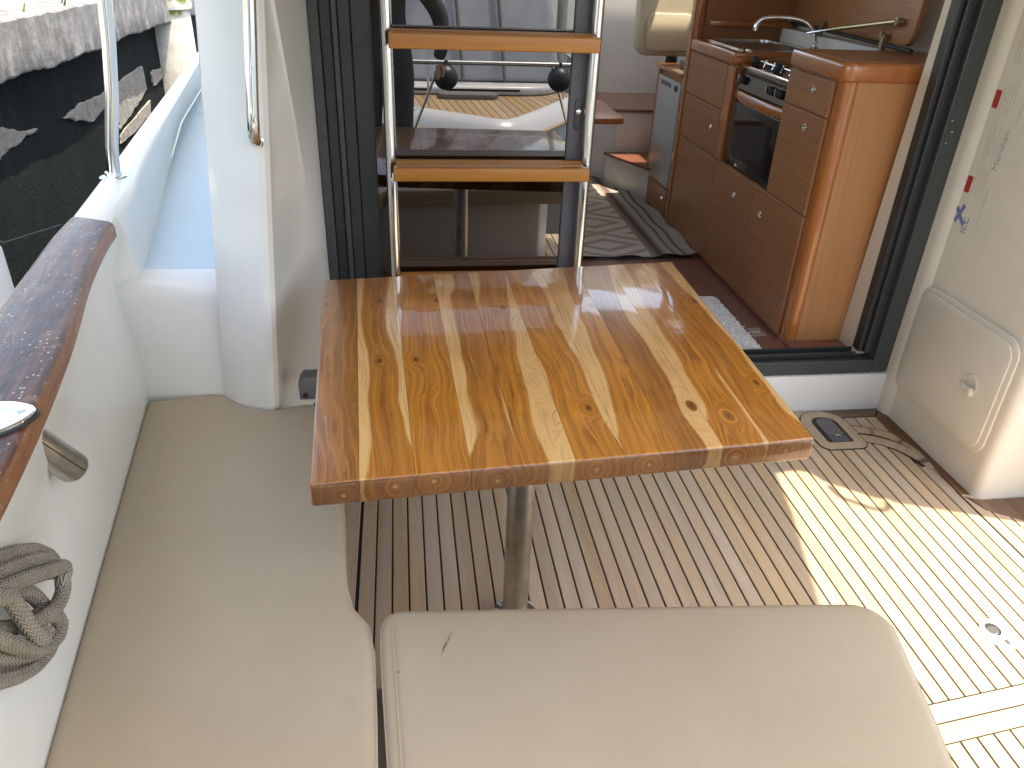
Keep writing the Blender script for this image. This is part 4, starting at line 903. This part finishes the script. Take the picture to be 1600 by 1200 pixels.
# partition with fiddle shelf, framed edge
pt = empty('partition', (1.70, 3.98, 0.2), 'brown wooden partition with a glossy front post behind the sink', 'partition')
MB().prism_ax([(0, 0), (.46, 0), (.46, 1.86), (.18, 1.86), (.02, 1.14), (0, 1.14)], (1.485, 3.965, .2005), (1, 0, 0), (0, 0, 1), (0, .03, 0)).build('panel', 'veneer_dark', pt, org=(1.7, 3.98, .9))
MB().box(1.50, 1.945, 3.93, 3.9645, 1.20, 1.225).bevel(.004, 2).build('fiddle_rail', 'gloss_mahogany_x', pt, org=(1.7, 3.95, 1.2))
MB().box(1.436, 1.484, 3.960, 4.045, .2005, 2.06).bevel(.012, 3).build('post', 'gloss_mahogany', pt, org=(1.46, 4, 1))
MB().box(1.430, 1.4358, 3.975, 3.995, .2005, 2.06).bevel(.002, 1).build('post_bead', 'teak_orange', pt, org=(1.43, 3.98, 1), rot=Matrix.Rotation(PI/2, 3, 'X'))
# lifted locker lid leaning against the hull side
ll = empty('locker_lid', (1.92, 3.4, 1.22), 'large brown locker lid propped open above the galley worktop', 'lid')
A_, B_ = Vector((1.918, 3.955, 1.224)), Vector((1.800, 2.755, 1.240)); LD = (B_-A_).normalized(); LL = (B_-A_).length; LN = Vector((-1, .1, .04)).normalized()
lp = [(0, 0)] + arc(LL-.05, .05, .05, -90, 0, 5) + [(LL, .78), (0, .78)]
MB().prism_ax(lp, A_, LD, Vector((.04, 0, 1)).normalized(), LN*-.024).bevel(.005, 2).build('panel', 'veneer_dark', ll, org=(1.86, 3.35, 1.5))
MB().tube([A_+LN*.014+Vector((0, 0, .006)), B_+LN*.014+Vector((0, 0, -.010))+LD*.05], .008, 10).build('rod', 'black_rubber', ll)
for f in (.03, .36, .86):
    c = A_.lerp(B_, f) + LN*.016; h_ = MB().obox(c, LN*.010, LD*.013, (0, 0, .030)).bevel(.003, 1); h_.obox(c+LN*.010+Vector((0, 0, .028)), LN*.008, LD*.008, (0, 0, .008)); h_.build('hinge', 'brass', ll)
c0 = A_.lerp(B_, .93) + LN*.03 + Vector((0, 0, .075)); c1 = A_.lerp(B_, .63) + LN*.10 + Vector((0, 0, .018)); c2 = A_.lerp(B_, .50) + LN*.14 + Vector((0, 0, -.012))
MB().tube([c0, c1], .009, 10).build('gas_strut', 'brass', ll); MB().tube([c1, c2], .005, 8).build('strut_rod', 'steel', ll)
MB().lathe([(.014, 0), (.014, .026)], c0, -LN, 12).build('strut_pivot', 'steel_worn', ll)
# fridge
fg = empty('fridge', (1.69, 4.25, 0.2), 'grey fronted fridge in a wooden case beyond the galley post', 'fridge')
MB().box(1.452, 1.94, 4.05, 4.47, .2005, .945).build('case', 'veneer_dark', fg, org=(1.5, 4.2, .5))
fdoor = MB().box(1.436, 1.4515, 4.055, 4.425, .365, .915).bevel(.006, 2).build('door', 'fridge_grey', fg)
MB().box(1.4340, 1.4358, 4.20, 4.37, .872, .895).build('vent', 'grey_plastic', fdoor); MB().box(1.4340, 1.4358, 4.09, 4.14, .868, .895).build('badge', 'black_rubber', fdoor)
dd = MB().box(1.438, 1.4515, 4.055, 4.425, .212, .356).bevel(.003, 1).build('drawer_front', 'veneer_dark', fg, org=(1.44, 4.2, .3))
MB().lathe([(.014, 0), (.012, .008)], (1.4378, 4.12, .30), (-1, 0, 0), 16).build('knob', 'chrome', dd)
MB().box(1.440, 1.4515, 4.428, 4.468, .2005, .945).build('stile', 'veneer_dark', fg, org=(1.44, 4.45, .5))
MB().box(1.428, 1.94, 4.048, 4.475, .9455, .965).bevel(.004, 2).build('top', 'gloss_mahogany_y', fg, org=(1.6, 4.25, .95))
ib = empty('instrument_box', (1.58, 4.22, 0.965), 'small dark box lying on the wooden top of the fridge', 'box')
MB().box(1.50, 1.66, 4.10, 4.30, .9655, 1.005).bevel(.006, 2).build('case', 'grey_plastic', ib)
MB().box(1.52, 1.64, 4.12, 4.28, 1.0052, 1.012).bevel(.003, 1).build('cover', 'black_rubber', ib)
# steps to the helm seat
sp_ = empty('companion_steps', (1.5, 4.9, 0.2), 'white moulded steps with dark wooden treads beyond the fridge', 'steps')
MB().prism([(1.27, 4.80), (1.455, 4.36), (1.455, 4.48), (1.94, 4.48), (1.94, 4.80)], .2005, .385).bevel(.01, 2).build('step_base', 'gelcoat', sp_)
MB().prism([(1.255, 4.795), (1.44, 4.355), (1.452, 4.355), (1.452, 4.485), (1.90, 4.485), (1.90, 4.795)], .3852, .400).bevel(.003, 1).build('tread', 'floor_mahogany', sp_, org=(1.4, 4.6, .4))
MB().prism([(1.20, 5.0), (1.33, 4.81), (1.94, 4.81), (1.94, 5.415), (1.20, 5.415)], .2005, .638).bevel(.01, 2).build('step_base', 'gelcoat', sp_)
MB().prism([(1.16, 4.985), (1.315, 4.795), (1.90, 4.795), (1.90, 5.41), (1.16, 5.41)], .6385, .655).bevel(.003, 1).build('tread', 'floor_mahogany', sp_, org=(1.4, 5.0, .65))
hsx = empty('helm_seat', (1.52, 4.75, 0.95), 'rounded beige helm seat back beyond the galley partition', 'seat')
MB().prism_ax(rrect(-.17, .21, -.16, .32, .07, 6), (1.54, 4.82, 1.13), (1, 0, 0), (0, .08, 1), (0, -.10, 0)).bevel(.028, 4, 40).build('backrest', 'seat_beige', hsx, smooth=60)
MB().prism_ax(rrect(-.12, .16, -.10, .10, .05, 6), (1.54, 4.715, 1.10), (1, 0, 0), (0, .08, 1), (0, -.015, 0)).bevel(.006, 2, 40).build('stitched_panel', 'seat_beige', hsx, smooth=60)
MB().tube([(1.62, 4.80, .66), (1.62, 4.80, .97)], .035, 16).build('pedestal', 'alu_dark', hsx)
# dinette table whose end shows past the ladder
dn = empty('dinette_table', (0.7, 4.45, 0.2), 'orange varnished end of the dinette table just past the ladder rail', 'table')
MB().prism(rrect(0.35, 1.19, 4.15, 4.75, .03), .69, .722).bevel(.006, 2).build('tabletop', 'gloss_mahogany_x', dn)
MB().tube([(0.70, 4.45, .2005), (0.70, 4.45, .69)], .04, 16).build('leg', 'steel', dn)
ds = empty('dinette_bench', (-0.05, 4.0, 0.2), 'beige dinette bench in the dim port side of the saloon behind the glass', 'bench')
MB().box(-0.285, 0.22, 2.9, 5.3, .2005, .50).build('base', 'veneer_dark', ds); MB().box(-0.28, 0.24, 2.9, 5.3, .502, .62).bevel(.03, 3).build('seat', 'seat_beige', ds); MB().box(-0.28, -0.14, 2.9, 5.3, .622, 1.05).bevel(.03, 3).build('backrest', 'seat_beige', ds)

# ================================================================== RUGS, FLOOR FITTINGS
m = MB(); rows = []
for j in range(40):
    y = 3.442 + j*.0405; r_ = []
    for i in range(23):
        x = 0.70 + i*.034; e = max(0, (x-1.25)/.2)
        z = .2065 + .012*e*(1+math.sin(y*17+x*9))*.8 + (.006*(1+math.sin(x*31)) if j == 0 else 0)
        xo = x + .012*e*math.sin(y*11); yo = y - (.010*math.sin(x*38) if j == 0 else 0)
        if xo > 1.43 and False: xo = 1.43
        r_.append((min(xo, 1.432), yo, z))
    rows.append(r_)
m.grid(rows)
rg = m.build('saloon_rug', 'rug_weave', org=(0.70+.0, 3.44, .2), smooth=60)
for v in rg.data.vertices: v.co.x -= 0.0
tag(rg, 'woven grey rug with diamonds and striped border on the saloon floor', 'rug')
fr_ = MB().box(0.70, 1.40, 3.425, 3.445, .2005, .2045).build('rug_backing', 'black_rubber', rg)
m = MB(); random.seed(5)
for k in range(9000):
    x, y = random.uniform(.80, 1.330), random.uniform(2.43, 2.945); a = random.uniform(0, 6.28); h = random.uniform(.002, .006)
    if (x > 1.31 and y > 2.93): continue
    x += random.gauss(0, .004); p = Vector((x, y, .2075)); d = Vector((math.cos(a), math.sin(a), 0)); q = Vector((random.gauss(0, .003), random.gauss(0, .003), h))
    m.quad(p-d*.004, p+d*.004, p+d*.0025+q, p-d*.0025+q)
bm_ = MB().prism(rrect(.72, 1.332, 2.43, 2.95, .02), .2005, .209).bevel(.003, 1).build('bath_mat', 'mat_white', org=(1.0, 2.7, .2))
tag(bm_, 'fluffy white mat just inside the doorway beside the table corner', 'mat')
m.build('pile', 'mat_white', bm_, org=(1.0, 2.7, .2), kind='stuff')
hg = empty('floor_hinge', (1.36, 2.62, 0.2), 'small chrome hinge plate on the red brown floor beside the white mat', 'hinge')
for s_ in (-1, 1): MB().obox((1.376, 2.60+s_*.020, .2018), (.028, .004, 0), (0, .018, 0), (0, 0, .0012)).bevel(.0006, 1).build('leaf', 'chrome', hg)
MB().tube([(1.346, 2.598, .2035), (1.406, 2.604, .2035)], .0035, 8).build('pin', 'chrome', hg)

# deck filler
dk_ = empty('deck_filler', (1.485, 1.222, 0.0), 'oval polished steel flush latch set in the sunlit teak deck', 'deck latch')
ell = lambda a, b, ang=0.0, c=(1.485, 1.222): [(c[0] + a*math.cos(q)*math.cos(ang) - b*math.sin(q)*math.sin(ang), c[1] + a*math.cos(q)*math.sin(ang) + b*math.sin(q)*math.cos(ang)) for q in [2*PI*k/32 for k in range(32)]]
DA = PI/2
o_, o2, i_ = ell(.054, .036, DA), ell(.051, .033, DA), ell(.022, .019, DA, (1.482, 1.236))
m = MB(); m.grid([[(x, y, -.002) for x, y in o_], [(x, y, .002) for x, y in o_], [(x, y, .0042) for x, y in o2], [(x, y, .0046) for x, y in ell(.047, .030, DA)], [(x, y, .0046) for x, y in i_], [(x, y, -.001) for x, y in i_]], closed=True); m.build('plate', 'steel_satin', dk_, smooth=50)
MB().prism(i_, -.001, .0012).build('recess', 'black_rubber', dk_)
MB().prism(ell(.018, .013, .4, (1.480, 1.233)), .0014, .0040).bevel(.001, 1).build('ring_pull', 'steel', dk_)
MB().prism(ell(.009, .008, 0, (1.490, 1.192)), .0047, .0052).build('keyhole', 'steel_worn', dk_)
MB().box(1.4885, 1.4915, 1.186, 1.198, .0052, .0056).build('slot', 'black_rubber', dk_)

# printing on the starboard wall
pr = empty('printed_chart', (1.799, 2.22, 1.0), 'faded safety chart with red marks and blue ICC lettering on the starboard wall', 'printed chart')
def text(body, size, loc, mat):
    cu = bpy.data.curves.new(body, 'FONT'); cu.body = body; cu.size = size; cu.resolution_u = 3; cu.extrude = 0.0002
    o = bpy.data.objects.new('tmp', cu); COL.objects.link(o)
    dg = bpy.context.evaluated_depsgraph_get(); me = bpy.data.meshes.new_from_object(o.evaluated_get(dg)); bpy.data.objects.remove(o)
    me.materials.clear(); me.materials.append(M[mat]); ob = bpy.data.objects.new('lettering', me); COL.objects.link(ob)
    # reads upward: text x -> world +Z, text y -> world +Y (towards the door), normal -X
    R = Matrix(((0, 0, -1), (0, 1, 0), (1, 0, 0)))
    ob.parent = pr; ob.location = Vector(loc) - pr.location; ob.rotation_euler = R.to_euler(); return ob
XW = 1.7994
text('ICC', .032, (XW, 2.190, .742), 'blue_print')
text('Meridian', .034, (XW, 2.145, .955), 'grey_print')
def mark(y0, y1, z0, z1, mat, name='print_mark'): MB().box(XW-.0003, XW+.0004, y0, y1, z0, z1).build(name, mat, pr)
for z in (.865, 1.125): mark(2.232, 2.256, z, z+.052, 'red_print')
# the crossed blue emblem
MB().obox((XW, 2.236, .790), (.0003, 0, 0), (0, .026, .022), (0, -.004, .0055)).build('emblem', 'blue_print', pr); MB().obox((XW-.0004, 2.240, .797), (.0003, 0, 0), (0, .012, -.030), (0, .0065, .003)).build('emblem', 'blue_print', pr)
random.seed(11)
for z0 in (.865, .98, 1.125, 1.25, 1.37):
    for k in range(5):
        y = 2.222 - k*.0125; mark(y-.0008, y+.0008, z0+random.uniform(-.01, .02), z0+random.uniform(.07, .11), 'faint_print')
mark(2.150, 2.1516, .78, .90, 'grey_print'); mark(2.130, 2.1315, 1.09, 1.22, 'grey_print')
m = MB()
for k in range(46): m.box(XW-.0003, XW+.0004, 2.262, 2.2645, .80+k*.0135, .804+k*.0135)
m.build('scale_ticks', 'faint_print', pr, kind='stuff')

# ================================================================== BEHIND THE CAMERA (seen mirrored in the door glass)
sr = empty('stern_rail', (0.9, -0.93, 0.26), 'steel stern rail behind the camera, mirrored in the door glass', 'rail')
MB().tube([(-0.6, -.93, .79), (1.9, -.93, .79)], .015, 12).build('top_tube', 'steel', sr)
for x, d in ((0.28, -.22), (1.06, .18), (1.8, .1)): MB().tube([(x, -.93, .79), (x+d, -.93, .262)], .010, 10).build('leg', 'steel', sr)
for x in (0.32, 1.12):
    b_ = empty('ball_fender', (x, -.93, .70), 'round black ball fender on the stern rail, %s one in the mirrored view' % ('left' if x < .5 else 'right'), 'fender', 'ball fenders on the stern rail')
    MB().lathe([(.085*math.sin(PI*k/12), -.085*math.cos(PI*k/12)) for k in range(13)], (x, -.93, .695), n=20).build('ball', 'ball_black', b_)
    MB().lathe([(.02, 0), (.016, .03)], (x, -.93, .775), n=12).build('eye', 'ball_black', b_)
nb = empty('neighbour_yacht', (1.0, -4.5, -0.7), 'white sailing yacht with teak deck and grey cover, mirrored in the door glass', 'yacht')
sheer = [(-6.0, -6.4), (-3.0, -5.35), (-1.0, -4.52), (0.2, -3.92), (0.7, -3.55), (0.92, -3.36), (1.08, -3.32), (1.22, -3.45), (1.67, -4.15), (2.15, -4.95), (2.6, -6.0), (2.8, -7.5), (2.8, -9.5), (-6.0, -9.5)][::-1]
m = MB(); m.grid([[(x, y, z) for x, y in offset(sheer, d)] for d, z in ((-.02, -.8), (-.16, -.235), (-.15, -.20), (-.10, -.11), (-.02, -.045), (.03, -.04))], closed=True); m.build('hull', 'hull_white', nb, smooth=60)
m = MB(); m.grid([[(x, y, z) for x, y in offset(sheer, d)] for d, z in ((-.155, -.235), (-.185, -.228), (-.185, -.205), (-.15, -.198))], closed=True); m.build('rubbing_strake', 'teak_tan', nb)
dn2 = MB().prism(offset(sheer, .02), -.075, -.046).build('deck', 'caulk', nb)
fore = [(p[0], p[1]) for p in offset(sheer, .03)][::-1]
def yedge(x):
    for (a, b), (c, d) in zip(fore[:11], fore[1:12]):
        if a <= x <= c: return b + (d-b)*(x-a)/(c-a)
    return -6.0
for k in range(46):
    x = -1.6 + k*.088; sk = .30
    ya, yb_ = yedge(x), yedge(x+.08)
    if ya < -5.0 and yb_ < -5.0: continue
    MB().hexa([(x, ya, -.0455), (x+.08, yb_, -.0455), (x+.08-sk*.4, -5.0, -.0455), (x-sk*.4, -5.0, -.0455)], [(x, ya, -.040), (x+.08, yb_, -.040), (x+.08-sk*.4, -5.0, -.040), (x-sk*.4, -5.0, -.040)]).build('teak_plank', 'teak_tan', dn2)
MB().prism(rrect(-4, 1.95, -7.6, -4.72, .5), -.039, .065).bevel(.04, 3).build('coachroof', 'hull_white', nb)
MB().prism(rrect(.42, 1.12, -4.66, -4.44, .10), -.039, .02).bevel(.015, 2).build('deck_hatch', 'grey_plastic', nb)
for x0, x1 in ((-1.2, 0.35), (.55, 1.4)): MB().box(x0, x1, -4.7195, -4.712, .01, .035).build('coachroof_window', 'black_gloss', nb)
MB().prism_ax([(-4.5, 0), (1.95, 0), (1.85, .8), (1.55, 2.6), (1.2, 3.4), (-3.0, 3.4)], (0, -5.0, .066), (1, 0, 0), (0, -.30, 1), (0, -1.6, 0)).bevel(.1, 3).build('cover', 'tent_grey', nb)
for x in (.75, 1.25): MB().tube([(x, -4.96, .10), (x-.25, -5.9, 3.2)], .02, 8).build('seam_batten', 'grey_plastic', nb)
MB().tube([(2.1, -6.0, .0), (2.1, -6.0, 9)], .07, 16).build('mast', 'steel_worn', nb)
for a_, b_ in (((-1.4, -4.75, -.04), (-1.4, -4.75, .55)), ((.3, -3.95, -.04), (.3, -3.95, .55)), ((1.9, -4.6, -.04), (1.9, -4.6, .55))): MB().tube([a_, b_], .012, 8).build('stanchion', 'steel', nb)

# photographer, standing behind the seat and seen only as a dark mirror image
ps = empty('person', (0.12, -0.42, 0.0), 'person in dark jacket holding up a phone, mirrored in the door glass', 'person')
def skin_body():
    V = [((-.09, -.42, .95), .15), ((-.09, -.42, 1.08), .14), ((-.09, -.42, 1.24), .16), ((-.09, -.42, 1.38), .145), ((-.07, -.41, 1.47), .062), ((-.06, -.38, 1.53), .058),
         ((.09, -.42, 1.36), .068), ((.26, -.44, 1.12), .058), ((.27, -.40, .95), .046), ((.24, -.39, .87), .038),
         ((-.27, -.42, 1.36), .068), ((-.30, -.28, 1.14), .055), ((-.12, -.10, 1.30), .042), ((-.045, -.06, 1.37), .034),
         ((.00, -.42, .86), .11), ((.01, -.41, .48), .075), ((.02, -.43, .10), .05), ((.03, -.33, .05), .045),
         ((-.18, -.42, .86), .11), ((-.19, -.41, .48), .075), ((-.20, -.43, .10), .05), ((-.21, -.33, .05), .045)]
    E_ = [(0,1),(1,2),(2,3),(3,4),(4,5),(3,6),(6,7),(7,8),(8,9),(3,10),(10,11),(11,12),(12,13),(0,14),(14,15),(15,16),(16,17),(0,18),(18,19),(19,20),(20,21)]
    me = bpy.data.meshes.new('body'); me.from_pydata([v[0] for v in V], E_, [])
    o = bpy.data.objects.new('body_tmp', me); COL.objects.link(o)
    md = o.modifiers.new('s', 'SKIN'); sv = me.skin_vertices[0].data
    for i, v in enumerate(V): sv[i].radius = (v[1], v[1]*(.72 if i < 4 else 1)); sv[i].use_root = (i == 0)
    o.modifiers.new('u', 'SUBSURF').render_levels = 2; o.modifiers['u'].levels = 2
    dg = bpy.context.evaluated_depsgraph_get(); r = bpy.data.meshes.new_from_object(o.evaluated_get(dg)); bpy.data.objects.remove(o)
    for p in r.polygons: p.use_smooth = True
    r.materials.clear(); r.materials.append(M['jacket']); return r
def childmesh(me, name, par):
    o = bpy.data.objects.new(name, me); COL.objects.link(o); o.parent = par; o.location = -par.location; return o
childmesh(skin_body(), 'body', ps)
hd = MB(); bmesh.ops.create_uvsphere(hd.bm, u_segments=24, v_segments=16, radius=1, matrix=Matrix.Translation((-.05, -.355, 1.645)) @ Matrix.Diagonal((.076, .095, .115, 1)))
for s_ in (-1, 1): hd.obox((-.05+s_*.078, -.36, 1.64), (.008, 0, 0), (0, .014, 0), (0, 0, .028))
hd.tube([(-.05, -.262, 1.66), (-.05, -.238, 1.625), (-.05, -.258, 1.615)], [.008, .014, .010], 8); hd.obox((-.05, -.264, 1.585), (.022, 0, 0), (0, .006, 0), (0, 0, .005))
hd.build('head', 'skin', ps, smooth=80)
hr = MB(); bmesh.ops.create_uvsphere(hr.bm, u_segments=24, v_segments=16, radius=1, matrix=Matrix.Translation((-.05, -.375, 1.672)) @ Matrix.Diagonal((.084, .092, .105, 1))); hr.build('hair', 'hair', ps)
for hx, hy, hz, sg in ((-.035, -.045, 1.42, -1), (.238, -.385, .80, -1)):
    h = MB(); h.obox((hx, hy, hz), (.012, 0, 0), (0, .016, 0), (0, 0, .042)); h.bevel(.010, 2)
    for k in range(4):
        z = hz - .027 + k*.018; h.tube(catmull([(hx, hy-.005, z), (hx-sg*.004, hy-.022, z+.003), (hx-sg*.026, hy-.030, z+.004), (hx-sg*(.040-.004*abs(k-1.5)), hy-.022, z+.004)], 3), [.0085]*10, 8)
    h.tube([(hx, hy+.005, hz+.02), (hx-sg*.012, hy+.012, hz+.038), (hx-sg*.03, hy+.014, hz+.048)], .009, 8); h.build('hand', 'skin', ps, smooth=70)
phn = empty('phone', (.04, -.048, 1.46), 'black phone held up by the person mirrored in the glass', 'phone')
MB().prism_ax(rrect(-.072, .072, -.036, .036, .01), (.042, -.046, 1.458), (1, 0, 0), (0, 0, 1), (0, -.008, 0)).bevel(.002, 2).build('case', 'black_gloss', phn)
